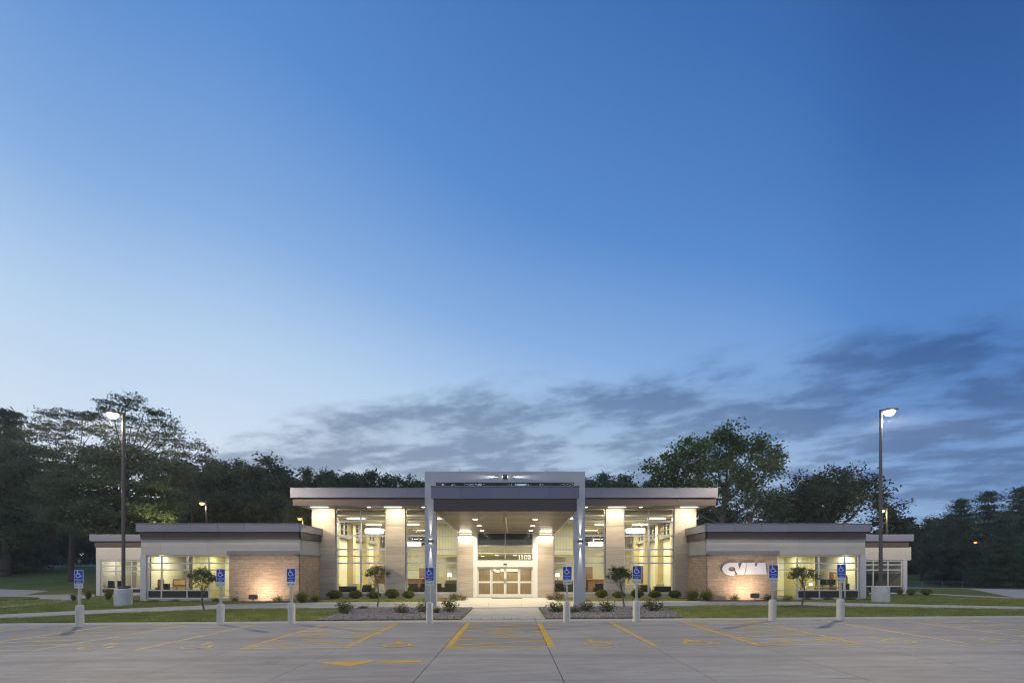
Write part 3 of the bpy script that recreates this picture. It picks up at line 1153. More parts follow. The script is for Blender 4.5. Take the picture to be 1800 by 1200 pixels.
def build_wing(s):
    """s = -1 left wing, +1 right wing (mirrored about XC)"""
    def X(px):                       # photo column of the left wing, on the wing's front plane
        v = ux(px, YW)
        return v if s < 0 else 2 * XC - v

    def bx(p0, p1, y0, y1, z0, z1):
        return MB().box(X(p0), X(p1), y0, y1, z0, z1)
    Z = lambda py: uz(py, YW)
    xin, xout = X(527), X(247)
    yb = 50.0
    # upper wall panels
    zb, zt = Z(975), Z(947)
    core = part(bx(248, 526, YW + .03, YW + .25, zb + .01, zt), 'upper_wall', M['upper'])
    edges = [248, 282, 324, 365, 408, 450, 490, 526.5]
    for a, b in zip(edges[:-1], edges[1:]):
        for c, d in ((zb, (zb + zt) / 2 - .003), ((zb + zt) / 2 + .003, zt)):
            part(bx(a + .08, b - .08, YW, YW + .035, c, d), 'panel', M['upper'], core)
    # return wall beside the lobby: panels above, brick below
    xr0, xr1 = (X(526.5), X(526.5) - s * .0)
    sgn = -s                          # towards the centre of the building
    part(MB().box(xin - sgn * .25, xin - sgn * .01, YW + .25, YM + .2, zb - .05, zt), 'side_wall', M['upper'])
    part(MB().box(xin - sgn * .25, xin + sgn * .012, YW + .02, YM + .2, -.5, zb - .06), 'brick_wall', M['brick'])
    part(MB().box(xin - sgn * .2, xin + sgn * .05, YW - .05, YM + .2, zb - .06, zb + .06), 'cornice', M['cornice'])
    # brown band and silver cap, wrapping the corner
    fascia(min(X(248.5), X(526.5)), max(X(248.5), X(526.5)), YW - .09, YW + .25, Z(947), Z(934.6), M['brown'], 6, 'brown_band')
    part(MB().box(xin - sgn * .02, xin + sgn * .08, YW + .0, YM + .2, Z(947), Z(934.6)), 'brown_band', M['brown'])
    fascia(min(X(244), X(529)), max(X(244), X(529)), YW - .24, YW + .25, Z(934.6), ZROOF, M['cap'], 6, 'metal_cap')
    part(MB().box(xin + sgn * .0, xin + sgn * .20, YW - .22, YM + .2, Z(934.6), ZROOF - .003), 'metal_cap', M['cap'])
    part(MB().box(min(X(243.5), X(529.5)), max(X(243.5), X(529.5)), YW - .26, YW + .3, ZROOF + .001, ZROOF + .04), 'coping', M['cap'])
    # brick front with base course and cornice
    bw = part(bx(404, 526, YW - .05, YW + .25, -.5, Z(974.6)), 'brick_wall', M['brick'])
    part(bx(403.5, 526.4, YW - .075, YW - .051, .52, .68), 'brick_course', M['brick'], bw)
    part(bx(401.5, 527, YW - .17, YW - .002, Z(974.4), Z(968)), 'cornice', M['cornice'])
    # end wall, back, roof, floor
    part(bx(247, 257, YW - .03, YW + .30, -.3, Z(975.2)), 'corner_post', M['corner'])
    part(MB().box(xout, xout - s * .2, YW + .3, yb, -.5, ZROOF - .3), 'end_wall', M['upper'])
    part(MB().box(xout, xin, yb - .2, yb, -.5, ZROOF - .3), 'back_wall', M['upper'])
    part(MB().box(xout - s * .02, xin, YW + .26, yb, ZROOF - .32, ZROOF - .12), 'roof', M['roof'])
    # windows
    wz0, wz1 = .10, Z(975.4)
    cols = [X(282), X(293), X(328), X(366)]
    wcols = sorted([X(282.5), X(327.5), X(366)])
    rows = [Z(1037), Z(1001), Z(989)]
    x0, x1 = sorted((X(257.2), X(403.9)))
    n = 4
    sp = [(i, 0) for i in range(n)]
    sp.remove((3, 0) if s < 0 else (0, 0))
    window(x0, x1, YW + .10, wz0, wz1, wcols, rows, spandrel=sp, t=.075)
    part(bx(257.2, 403.9, YW - .02, YW + .28, -.5, .095), 'plinth', M['kerb'])
    # office interior
    part(bx(257, 404, YW + .30, 34.0, -.06, .0), 'office_floor', M['floor'])
    part(bx(257, 404, YW + .26, 34.0, 2.80, 2.86), 'office_ceiling', M['ceil'])
    part(bx(257, 404, 34.0, 34.15, 0, 2.86), 'office_wall', M['cream2'])
    part(MB().box(X(402), X(404), YW + .32, 34.0, 0, 2.86), 'office_wall', M['cream'])
    part(MB().box(X(257), X(259), YW + .32, 34.0, 0, 2.86), 'office_wall', M['cream'])
    part(MB().box(X(305), X(306.5), 31.3, 34.0, 0, 2.86), 'office_wall', M['olive'])
    part(MB().box(X(305), X(292), 31.3, 31.4, 0, 2.86), 'office_wall', M['olive'])
    part(MB().box(X(362), X(363.5), 32.2, 34.0, 0, 2.86), 'office_wall', M['cream'])
    for p, yy in ((275, 30.1), (318, 29.9), (350, 30.3), (385, 30.0), (330, 32.6)):
        xx = X(p)
        part(MB().box(xx - .45, xx + .45, yy - .18, yy + .18, 2.775, 2.799), 'ceiling_light', M['panel_light'])
        lamp('office_light', 'AREA', (xx, yy, 2.76), P_OFFICE, (1, .92, .68), .9, .35)


build_wing(-1)
build_wing(1)


def build_end_block(x0, x1, lit):
    Z = lambda py: uz(py, YS)
    zt = Z(939)
    part(MB().box(x0 + .28, x1, YS - .02, YS + .25, Z(984), Z(961)), 'upper_wall', M['upper'])
    fascia(x0 + .22, x1 - .22, YS - .08, YS + .25, Z(961), Z(951), M['brown'], 2, 'brown_band')
    fascia(x0, x1, YS - .26, YS + .25, Z(951), zt, M['cap'], 3, 'metal_cap')
    part(MB().box(x0 + .02, x1 - .02, YS + .26, 50, zt - .3, zt - .1), 'roof', M['roof'])
    out = x0 if lit else x1
    s = 1 if lit else -1
    part(MB().box(out + s * .30, out + s * .60, YS - .03, YS + .3, -.5, Z(984.2)), 'corner_post', M['corner'])
    part(MB().box(out + s * .32, out + s * .5, YS + .3, 50, -.5, zt - .3), 'end_wall', M['upper'])
    a, b = (out + .62, x1 - 2.0) if lit else (x0 + 2.0, out - .62)
    a, b = min(a, b), max(a, b)
    if lit:
        xs = [ux(202.5, YS), ux(230, YS), ux(257, YS)]
        b = min(b, ux(285, YS))
        rows = [Z(1034), Z(1004), Z(994)]
    else:
        xs = [ux(1484, YS), ux(1508, YS), ux(1536, YS), ux(1562, YS)]
        a = max(a, ux(1460, YS))
        rows = [Z(1030), Z(1001), Z(992)]
    n = len(xs) + 1
    window(a, b, YS + .1, .06, Z(984.5), xs, rows, spandrel=[(i, 0) for i in range(n)], t=.08)
    part(MB().box(a, b, YS - .02, YS + .28, -.5, .055), 'plinth', M['kerb'])
    part(MB().box(x0 + .3, x1, YS + .3, 41, -.06, 0), 'office_floor', M['floor'])
    part(MB().box(x0 + .3, x1, YS + .3, 41, 2.75, 2.8), 'office_ceiling', M['ceil'])
    part(MB().box(x0 + .3, x1, 41, 41.2, 0, 2.8), 'office_wall', M['olive' if lit else 'wall_shade'])
    part(MB().box(x0, x1, 49.8, 50, -.5, zt - .3), 'back_wall', M['upper'])
    if lit:
        part(MB().box(ux(232, YS), ux(234, YS), YS + .4, 41, 0, 2.75), 'office_wall', M['cream2'])
        for xx in (ux(195, YS), ux(222, YS), ux(250, YS)):
            part(MB().box(xx - .5, xx + .5, YS + 1.2, YS + 1.6, 2.725, 2.749), 'ceiling_light', M['panel_light'])
            lamp('office_light', 'AREA', (xx, YS + 1.4, 2.71), P_OFFICE * .9, (1, .92, .68), .9, .35)


build_end_block(-31.5, -22.45, True)
build_end_block(21.4, 29.95, False)


# ---- lobby
ZM = 5.89
XL, XR = ux(510, 30.4), ux(1262, 30.4)


def column(p0, p1, ztop, depth=.75, y=31.9):
    x0, x1 = ux(p0, y), ux(p1, y)
    c = part(MB().box(x0 + .012, x1 - .012, y + .012, y + depth - .012, -.4, ztop), 'column', M['core'])
    z = .02
    i = 0
    while z < ztop - .05:
        z2 = min(ztop - .002, z + .474)
        part(MB().box(x0, x1, y, y + depth, z, z2 - .007), 'panel', M['stone'] if (i * 7 + int(p0)) % 3 else M['stone2'], c)
        z = z2
        i += 1
    part(MB().box(x0 - .02, x1 + .02, y - .02, y + depth, -.4, .018), 'column_base', M['kerb'])
    return c


COLS = [(548, 588.5), (678, 712), (1065, 1097), (1186, 1224)]
for p in COLS:
    column(*p, ZM)
column(804.5, 832, 4.32)
column(945, 972.5, 4.32)


def build_lobby():
    y1 = 50.0
    # roof edge
    fascia(XL, XR, 30.40, 30.6, uz(874, 30.4), uz(858, 30.4), M['cap'], 11, 'metal_cap')
    fascia(ux(514, 30.5), ux(1259, 30.5), 30.52, 30.7, ZM, uz(874, 30.4), M['brown'], 11, 'brown_band')
    part(MB().box(XL - .02, XR + .02, 30.38, 30.75, uz(858, 30.4) + .002, uz(858, 30.4) + .05), 'coping', M['cap'])
    zc0, zc1 = uz(874, 30.4), uz(858, 30.4)
    for a, b in ((XL, XL + .2), (XR - .2, XR)):
        part(MB().box(a, b, 30.61, y1, zc0, zc1 - .004), 'metal_cap', M['cap'])
        part(MB().box(a + .1, b - .05 + .02, 30.71, y1, ZM, zc0), 'brown_band', M['brown'])
    part(MB().box(XL + .2, XR - .2, 30.75, y1, zc0 + .3, zc1 - .1), 'roof', M['roof'])
    # eave soffit, built of planks
    sof = part(MB().box(XL + .35, XR - .35, 30.71, 32.7, ZM + .02, ZM + .06), 'eave_soffit', M['soffit'])
    yy = 30.72
    while yy < 32.0:
        part(MB().box(XL + .35, XR - .35, yy, yy + .19, ZM + .002, ZM + .02), 'plank', M['soffit'], sof)
        yy += .2
    for a, b in ((XL + .35, ux(548, 31.9) - .01), (ux(1224, 31.9) + .01, XR - .35)):
        part(MB().box(a, b, 32.71, y1, ZM + .005, ZM + .06), 'eave_soffit', M['soffit'])
    # glazing bays
    zr = [uz(989, YM), uz(977, YM), uz(965, YM), uz(941, YM), uz(916, YM), uz(905.5, YM)]
    for p0, p1, mid in ((588.5, 678, 633.5), (712, 804.5, 762), (972.5, 1065, 1016), (1097, 1186, 1141)):
        window(ux(p0, 31.9) + .005, ux(p1, 31.9) - .005, YM + .12, .27, ZM - .005, [ux(mid, YM)], zr, t=.085, dp=.14)
    for p0, p1 in ((588.5, 678), (712, 804.5), (972.5, 1065), (1097, 1186)):
        part(MB().box(ux(p0, 31.9) + .005, ux(p1, 31.9) - .005, YM - .06, YM + .4, -.4, .265), 'sill_wall', M['walk'])
    # lobby shell
    xl, xr = -13.0, 11.95
    part(MB().box(xl, xr, 32.4, y1, -.06, .0), 'lobby_floor', M['floor'])
    part(MB().box(xl, xr, 32.7, y1, ZM + .08, ZM + .14), 'lobby_ceiling', M['ceil'])
    for i, yv in enumerate(np.arange(33.3, 49.5, 1.05)):
        bm = part(MB().box(xl + .1, xr - .1, yv - .12, yv + .12, ZM - .42, ZM + .079), 'ceiling_beam', M['cream2'] if i % 2 else M['tan_paint'])
    for xs_, sg in ((xl, 1), (xr, -1)):
        part(MB().box(xs_, xs_ - sg * .2, 32.7, y1, -.3, 4.5), 'lobby_wall', M['cream'])
        part(MB().box(xs_, xs_ - sg * .2, 32.7, y1, 5.72, ZM + .08), 'lobby_wall', M['cream'])
        # side clerestory: frames and panes
        for k in range(6):
            ya, yb = 33.0 + k * 2.8, 33.0 + k * 2.8 + 2.7
            mb = MB()
            for yv in (ya, ya + .9, ya + 1.8, yb - .05):
                mb.box(xs_ - sg * .02, xs_ - sg * .12, yv, yv + .06, 4.5, 5.72)
            for zv in (4.5, 4.92, 5.33, 5.66):
                mb.box(xs_ - sg * .03, xs_ - sg * .11, ya + .06, yb, zv, zv + .05)
            w = part(mb, 'clerestory_window', M['frame'])
            for j in range(3):
                part(MB().box(xs_ - sg * .065, xs_ - sg * .075, ya + .06 + j * .9, ya + .9 + j * .87, 4.55, 5.66), 'pane', M['glass'], w)
        for k in range(5):
            yv = 34.6 + k * 3.6
            part(MB().box(xs_ + sg * .002, xs_ + sg * .45, yv, yv + .6, 0, ZM - .43), 'pilaster', M['tan_paint'])
    # back wall with clerestory strips
    part(MB().box(xl, xr, y1 - .2, y1, -.3, 4.3), 'lobby_wall', M['cream'])
    part(MB().box(xl, xr, y1 - .2, y1, 5.45, ZM + .08), 'lobby_wall', M['cream2'])
    part(MB().box(-6, 5, y1 - .2, y1, 4.3, 5.45), 'lobby_wall', M['cream2'])
    for a, b in ((xl, -6), (5, xr)):
        xs = list(np.linspace(a, b, 7))[1:-1]
        window(a + .01, b - .01, y1 - .1, 4.31, 5.44, xs, [4.7, 5.08], t=.07, name='clerestory_window')
    part(MB().box(xl - .2, xr + .2, y1, y1 + .1, ZM + .1, zc0 + .3), 'back_parapet', M['brown'])
    # inner ribbed block above the reception desk
    bx0, bx1 = ux(762, 38.5), ux(1014, 38.5)
    rb = part(MB().box(bx0, bx1, 38.5, 42, 3.05, ZM - .45), 'ribbed_wall', M['cream'])
    xv = bx0 + .05
    while xv < bx1:
        part(MB().box(xv, xv + .16, 38.46, 38.5, 3.06, ZM - .46), 'rib', M['cream2'], rb)
        xv += .24
    part(MB().box(bx0, bx1, 38.55, 42, 2.98, 3.045), 'bulkhead_ceiling', M['yellow_fab'])
    part(MB().box(bx0 + .5, bx1 - .5, 42, 42.2, 0, 3.0), 'reception_wall', M['cream'])
    part(MB().box(-3.2, 2.4, 37.4, 37.6, 0, 2.35), 'wood_screen', M['screen_wood'])
    for xx in (-4.6, -2.4, 1.4, 3.8):
        part(MB().lathe([(.12, 2.955), (.12, 2.979)], xx, 39.4, 12), 'ceiling_light', M['downlight'])
        lamp('reception_light', 'SPOT', (xx, 39.4, 2.93), 90, (1, .86, .42), .1, spot=120, blend=.6)
    # ceiling light panels of the lobby
    for xx in (-11, -8, -5, 4, 7.2, 10.2):
        for yy in (34.1, 38.5, 44):
            if -6.4 < xx < 5.3 and yy > 38:
                continue
            part(MB().box(xx - .6, xx + .6, yy - .16, yy + .16, ZM - .47, ZM - .43), 'ceiling_light', M['panel_light'])
            lamp('lobby_light', 'AREA', (xx, yy, ZM - .49), P_HALL, (1, .92, .68), 1.2, .3)
    # eave downlights in front of each column
    for p0, p1 in COLS:
        xx = (ux(p0, 31.9) + ux(p1, 31.9)) / 2
        part(MB().box(xx - .55, xx + .55, 31.16, 31.32, ZM - .012, ZM + .001), 'eave_light', M['downlight'])
        lamp('eave_lamp', 'AREA', (xx, 31.24, ZM - .03), P_WASH, WARM2, 1.0, .16, aim=(0, .2, -1))
    for p in (650, 745, 1030, 1125):
        xx = ux(p, 31.5)
        part(MB().lathe([(.1, ZM - .01), (.1, ZM + .001)], xx, 31.3, 12), 'eave_light', M['downlight'])


build_lobby()


# ---- entrance storefront
def build_entrance():
    y = YM + .05
    X = lambda px: ux(px, YM)
    Z = lambda py: uz(py, YM)
    for a, b in ((831.8, 839), (936.5, 944.8)):
        part(MB().box(X(a), X(b), y - .15, y + .15, -.1, 4.31), 'door_jamb', M['white_metal'])
    part(MB().box(X(839), X(936.5), y - .16, y + .16, Z(996), Z(985.5)), 'door_header', M['white_metal'])
    part(MB().box(X(885), X(891), y - .2, y - .161, Z(992), Z(990)), 'door_sensor', M['dark_frame'])
    window(X(839), X(936.5), y, Z(985.3), 4.31, [X(888)], [Z(972), Z(958.5)], t=.06, dp=.12, name='transom_window')
    part(MB().box(X(839.5), X(936), y + .12, y + .15, Z(957.5), 4.3), 'transom_backing', M['spandrel'])
    part(MB().box(X(835), X(941), y + .35, 37.3, 2.95, 3.02), 'vestibule_ceiling', M['yellow_fab'])
    for xx in (X(870), X(906)):
        part(MB().lathe([(.1, 2.92), (.1, 2.949)], xx, 36.2, 12), 'ceiling_light', M['downlight'])
        lamp('vestibule_light', 'SPOT', (xx, 36.2, 2.9), 240, (1, .83, .48), .08, spot=125, blend=.5)
    for i, (a, b) in enumerate(((839.3, 863.4), (863.7, 887.8), (888.2, 912.2), (912.5, 936.2))):
        yy = y + (.05 if i in (1, 2) else 0)
        x0, x1 = X(a), X(b)
        zz = Z(996.3)
        mb = MB()
        t = .075
        mb.box(x0, x0 + t, yy - .03, yy + .03, .02, zz).box(x1 - t, x1, yy - .03, yy + .03, .02, zz)
        for c, d in ((.02, .22), (Z(1024), Z(1021)), (zz - .09, zz)):
            mb.box(x0 + t, x1 - t, yy - .028, yy + .028, c, d)
        dr = part(mb, 'glass_door', M['white_metal'])
        for c, d in ((.22, Z(1024)), (Z(1021), zz - .09)):
            part(MB().box(x0 + t, x1 - t, yy - .005, yy + .005, c, d), 'pane', M['glass'], dr)
        if i in (1, 2):
            xh = x1 - t / 2 if i == 1 else x0 + t / 2
            part(MB().box(xh - .015, xh + .015, yy - .08, yy - .031, .95, 1.25), 'handle', M['steel'], dr)
    part(MB().box(X(833), X(942), y - .15, y + .4, -.2, .018), 'threshold', M['steel'])
    # street number on the transom glass
    mb = MB()
    yn0, yn1 = y - .085, y - .072
    zb_, h_ = Z(982.7), .31
    for cx in (X(913.2), X(917.9)):
        mb.box(cx - .028, cx + .028, yn0, yn1, zb_, zb_ + h_)
        mb.wall([(cx - .028, zb_ + h_), (cx - .028, zb_ + h_ - .05), (cx - .085, zb_ + h_ - .09), (cx - .085, zb_ + h_ - .045)], yn0, yn1)
    for cx in (X(924.0), X(930.6)):
        ring = [(math.cos(t), math.sin(t)) for t in np.linspace(0, 2 * math.pi, 21)]
        for (c0, s0), (c1, s1) in zip(ring[:-1], ring[1:]):
            o_, i_ = (.104, h_ / 2), (.058, h_ / 2 - .048)
            zc = zb_ + h_ / 2
            mb.wall([(cx + c0 * o_[0], zc + s0 * o_[1]), (cx + c1 * o_[0], zc + s1 * o_[1]), (cx + c1 * i_[0], zc + s1 * i_[1]), (cx + c0 * i_[0], zc + s0 * i_[1])], yn0, yn1)
    part(mb, 'address_number', M['white_vinyl'])


build_entrance()


# ---- canopy
CX = -.31


def build_canopy():
    yf, yp = 22.0, 22.8
    w = 3.26
    zt, zm = uz(853.5, yf), uz(876, yf)
    zb, zb2 = uz(897.8, yf), 4.30
    x0, x1 = CX - w, CX + w
    # slab body: sloping underside
    mb = MB()
    b = len(mb.v)
    mb.v += [(x0 + .05, yf + .06, zb + .03), (x1 - .05, yf + .06, zb + .03), (x1 - .05, 32.4, zb2 + .03), (x0 + .05, 32.4, zb2 + .03),
             (x0 + .05, yf + .06, zt - .1), (x1 - .05, yf + .06, zt - .1), (x1 - .05, 32.4, zt - .1), (x0 + .05, 32.4, zt - .1)]
    mb.f += [tuple(b + i for i in q) for q in ((0, 3, 2, 1), (4, 5, 6, 7), (0, 1, 5, 4), (1, 2, 6, 5), (2, 3, 7, 6), (3, 0, 4, 7))]
    part(mb, 'canopy_roof', M['cornice'])
    fascia(x0 - .10, x1 + .10, yf - .05, yf + .1, zm, zt - .06, M['cap'], 5, 'canopy_cap')
    part(MB().box(x0 - .12, x1 + .12, yf - .08, yf + .3, zt - .059, zt), 'canopy_coping', M['cornice'])
    fascia(x0, x1, yf, yf + .1, zb, zm, M['brown'], 3, 'canopy_band')
    for xx in (x0, x1 - .06):
        part(MB().box(xx, xx + .06, yf + .101, 30.3, zb + .004, zm), 'canopy_band', M['brown'])
        part(MB().box(xx - .05, xx + .09, yf + .101, 30.3, zm + .002, zt - .07), 'canopy_cap', M['cap'])
    # soffit planks across the width
    sf = part(MB().box(x0 + .06, x1 - .06, 32.0, 32.35, zb2 + .002, zb2 + .028), 'canopy_soffit', M['soffit'])
    yy = yf + .11
    while yy < 31.95:
        y2 = min(yy + .29, 31.98)
        f = lambda y: zb + (zb2 - zb) * (y - yf) / (32.2 - yf)
        for a, bb in ((x0 + .06, CX - .04), (CX + .04, x1 - .06)):
            m2 = MB()
            b = len(m2.v)
            m2.v += [(a, yy, f(yy)), (bb, yy, f(yy)), (bb, y2, f(y2)), (a, y2, f(y2)), (a, yy, f(yy) + .025), (bb, yy, f(yy) + .025), (bb, y2, f(y2) + .025), (a, y2, f(y2) + .025)]
            m2.f += [tuple(b + i for i in q) for q in ((0, 3, 2, 1), (4, 5, 6, 7), (0, 1, 5, 4), (1, 2, 6, 5), (2, 3, 7, 6), (3, 0, 4, 7))]
            part(m2, 'plank', M['soffit'], sf)
        yy += .312
    m2 = MB()
    b = len(m2.v)
    f = lambda y: zb + (zb2 - zb) * (y - yf) / (32.2 - yf)
    for dz in (-.006, .02):
        for (a, y_) in ((CX - .035, 24), (CX + .035, 24), (CX + .035, 31.98), (CX - .035, 31.98)):
            m2.v.append((a, y_, f(y_) + dz))
    m2.f += [tuple(b + i for i in q) for q in ((0, 3, 2, 1), (4, 5, 6, 7), (0, 1, 5, 4), (1, 2, 6, 5), (2, 3, 7, 6), (3, 0, 4, 7))]
    part(m2, 'soffit_strip', M['white_metal'])
    for xx in (x0 + .0, x1 - .055):
        m2 = MB()
        b = len(m2.v)
        for dz in (-.035, .0):
            for (a, y_) in ((xx, yf + .102), (xx + .055, yf + .102), (xx + .055, 31.98), (xx, 31.98)):
                m2.v.append((a, y_, f(y_) + dz))
        m2.f += [tuple(b + i for i in q) for q in ((0, 3, 2, 1), (4, 5, 6, 7), (0, 1, 5, 4), (1, 2, 6, 5), (2, 3, 7, 6), (3, 0, 4, 7))]
        part(m2, 'soffit_trim', M['white_metal'])
    # recessed lights
    for yv in (25.0, 28.0, 30.7):
        for xv in (-1.9, 1.2):
            z = f(yv)
            part(MB().lathe([(.12, z - .014), (.14, z + .0)], xv, yv, 16), 'recessed_light', M['downlight'])
            lamp('canopy_lamp', 'SPOT', (xv, yv, z - .03), P_CANOPY * 16, WARM2, .1, spot=130, blend=.6)
    # portal frame
    zo, zi = uz(828.3, yp), uz(847.5, yp)
    xo0, xi0 = ux(746.7, yp), ux(766.3, yp)
    xo1, xi1 = ux(1028.5, yp), ux(1009.2, yp)
    fr = part(MB().box(xo0 + .02, xo1 - .02, yp + .02, yp + .36, zi + .01, zo - .02), 'portal_beam', M['canopy'])
    n = 3
    for i in range(n):
        a, bb = xo0 + (xo1 - xo0) * i / n, xo0 + (xo1 - xo0) * (i + 1) / n
        part(MB().box(a + (.005 if i else 0), bb - (.005 if i < n - 1 else 0), yp, yp + .38, zi, zo), 'panel', M['canopy'], fr)
    for a, bb in ((xo0, xi0), (xi1, xo1)):
        ps = part(MB().box(a + .02, bb - .02, yp + .02, yp + .36, -.3, zi - .001), 'portal_post', M['canopy'])
        for c, d in ((.03, uz(995, yp) - .004), (uz(995, yp) + .004, uz(912, yp) - .004), (uz(912, yp) + .004, zi - .004)):
            part(MB().box(a, bb, yp, yp + .38, c, d), 'panel', M['canopy'], ps)
    for a, bb, m_ in ((747, 766, 757), (1009, 1028, 1020)):
        xx = ux(m_, yp)
        sc = part(MB().box(xx - .10, xx + .10, yp - .15, yp - .001, 3.10, 3.24), 'wall_sconce', M['pole'])
        for z, d in ((3.245, 1), (3.095, -1)):
            part(MB().box(xx - .06, xx + .06, yp - .12, yp - .03, min(z, z + d * .008), max(z, z + d * .008)), 'lens', M['downlight'], sc)
            lamp('sconce_lamp', 'SPOT', (xx, yp - .045, z + d * .02), P_SCONCE * 9, (1, .93, .84), .02, aim=(0, .035, d), spot=15, blend=.8)
    xx = ux(888, yp)
    zz = uz(838, yp)
    sc = part(MB().box(xx - .11, xx + .11, yp - .17, yp - .001, zz - .07, zz + .07), 'wall_sconce', M['pole'])
    for d in (-1, 1):
        part(MB().box(xx + d * .111, xx + d * .119, yp - .12, yp - .04, zz - .04, zz + .04), 'lens', M['downlight'], sc)
        lamp('sconce_lamp', 'SPOT', (xx + d * .14, yp - .045, zz), P_SCONCE * 8, (1, .90, .76), .02, aim=(d, .04, 0), spot=14, blend=.8)
    # sconces across the entrance columns
    for p0, p1 in ((804.5, 832), (945, 972.5)):
        a, bb = ux(p0, 31.9) + .06, ux(p1, 31.9) - .02
        xm = (a + bb) / 2
        sc = part(MB().box(a, bb, 31.74, 31.898, 4.08, 4.16), 'wall_sconce', M['pole'])
        part(MB().box(a + .05, bb - .05, 31.77, 31.88, 4.072, 4.079), 'lens', M['downlight'], sc)
        part(MB().box(a + .05, bb - .05, 31.77, 31.88, 4.161, 4.168), 'lens', M['downlight'], sc)
        lamp('sconce_lamp', 'AREA', (xm, 31.76, 4.06), P_SCONCE * .75, WARM2, .75, .08, aim=(0, .1, -1))
        lamp('sconce_lamp', 'AREA', (xm, 31.70, 4.172), P_SCONCE * .22, WARM2, .75, .08, aim=(0, -1.0, 1))


build_canopy()


# ------------------------------------------------------------------ wall sign
def build_logo(y, label, cv, face, org):
    t = thing('wall_sign', org, label, 'sign')
    # outlines measured on an 11.25 times enlargement
    outer = [(620, 205), (480, 205), (400, 222), (340, 262), (308, 315), (308, 352), (335, 402), (390, 440), (470, 462), (552, 462)]
    inner = [(560, 375), (470, 375), (440, 350), (436, 325), (450, 300), (490, 284), (530, 290), (556, 315)]
    c_poly = outer + inner[:1] + inner[1:] + [(572, 330), (640, 335), (626, 260)]
    def letter(poly, name):
        pts = [cv(p) for p in poly]
        o = MB().wall(pts, y - .09, y - .07).build(name, face, t)
        MB().wall(pts, y - .069, y - .004).build('return_edge', M['logo_side'], o)
    letter(c_poly, 'letter_c')
    letter([(628, 207), (655, 330), (695, 207), (800, 207), (745, 440), (608, 440), (560, 345), (572, 332), (640, 338)], 'letter_v')
    letter([(805, 207), (945, 207), (974, 300), (1010, 207), (1160, 207), (1186, 436), (755, 436), (778, 350)], 'letter_m')


build_logo(YW - .06, 'brushed silver CVM letters mounted on the right brick wall',
           lambda p: (ux(1240 + p[0] / 11.25, YW), uz(970 + p[1] / 11.25, YW)), M['logo'], (ux(1300, YW), YW - .06, uz(1010, YW)))
build_logo(37.4, 'white CVM letters on the brown wood screen inside the glass doors',
           lambda p: (ux(888 + (p[0] - 745) / 19.5, 37.3), uz(1005.0 + (p[1] - 450) / 19.5, 37.3)), M['white_vinyl'], (ux(888, 37.3), 37.4, 1.9))


def flood(px, aim_dx, label):
    x = ux(px, 27.5)
    z0 = g(x, 27.5)
    t = thing('flood_light', (x, 27.5, z0), label, 'flood light', 'flood lights aimed at the brick walls')
    MB().tube((x, 27.5, z0 - .1), (x, 27.5, z0 + .22), .025).build('stake', M['pole'], t)
    mb = MB()
    mb.wall([(x - .19, z0 + .2), (x + .19, z0 + .2), (x + .21, z0 + .26), (x + .21, z0 + .42), (x + .16, z0 + .47), (x - .16, z0 + .47), (x - .21, z0 + .42), (x - .21, z0 + .26)], 27.38, 27.62)
    mb.build('housing', M['pole'], t, bevel=.015)
    MB().box(x - .16, x + .16, 27.622, 27.63, z0 + .25, z0 + .43).build('lens', M['downlight'], t)
    lamp('flood_lamp', 'AREA', (x, 27.64, z0 + .36), P_FLOOD, (1, .76, .52), .32, .18, aim=(aim_dx, .70, .62))


flood(445, .22, 'dark ground flood light before the left brick wall')
flood(1327, -.22, 'dark ground flood light before the right brick wall under the silver letters')


# ------------------------------------------------------------------ furniture behind the glass
def armchair(name, loc, mat, label, cat, rz=0.0, w=.72, group='lobby seats', back=.80):
    t = thing(name, (0, 0, 0), label, cat, group)
    h = w / 2
    MB().box(-h + .08, h - .08, -.32, .26, .20, .44).build('seat', mat, t, bevel=.03)
    MB().box(-h + .06, h - .06, .26, .40, .20, back).build('backrest', mat, t, bevel=.03)
    for s in (-1, 1):
        MB().box(s * h, s * (h - .08), -.34, .38, .14, .62).build('armrest', mat, t, bevel=.02)
    for sx in (-1, 1):
        for sy in (-.30, .34):
            MB().box(sx * (h - .07), sx * (h - .03), sy, sy + .04, 0, .14).build('leg', M['steel'], t)
    t.location = loc
    t.rotation_euler = (0, 0, rz)
    return t


def sofa(loc, w, label, rz=0.0):
    t = thing('sofa', (0, 0, 0), label, 'sofa', 'lobby seats')
    h = w / 2
    MB().box(-h, h, -.38, .24, .12, .46).build('seat', M['black_fab'], t, bevel=.03)
    MB().box(-h, h, .24, .40, .12, .72).build('backrest', M['black_fab'], t, bevel=.03)
    for sx in (-1, 1):
        for sy in (-.32, .30):
            MB().box(sx * (h - .10), sx * (h - .05), sy, sy + .05, 0, .12).build('leg', M['steel'], t)
    t.location = loc
    t.rotation_euler = (0, 0, rz)


def table(loc, w, d, h, label, name='side_table', mat='wood'):
    t = thing(name, (0, 0, 0), label, 'table')
    MB().box(-w / 2, w / 2, -d / 2, d / 2, h - .05, h).build('table_top', M[mat], t, bevel=.008)
    for sx in (-1, 1):
        for sy in (-1, 1):
            MB().box(sx * (w / 2 - .08), sx * (w / 2 - .03), sy * (d / 2 - .08), sy * (d / 2 - .03), 0, h - .051).build('leg', M['steel'], t)
    t.location = loc


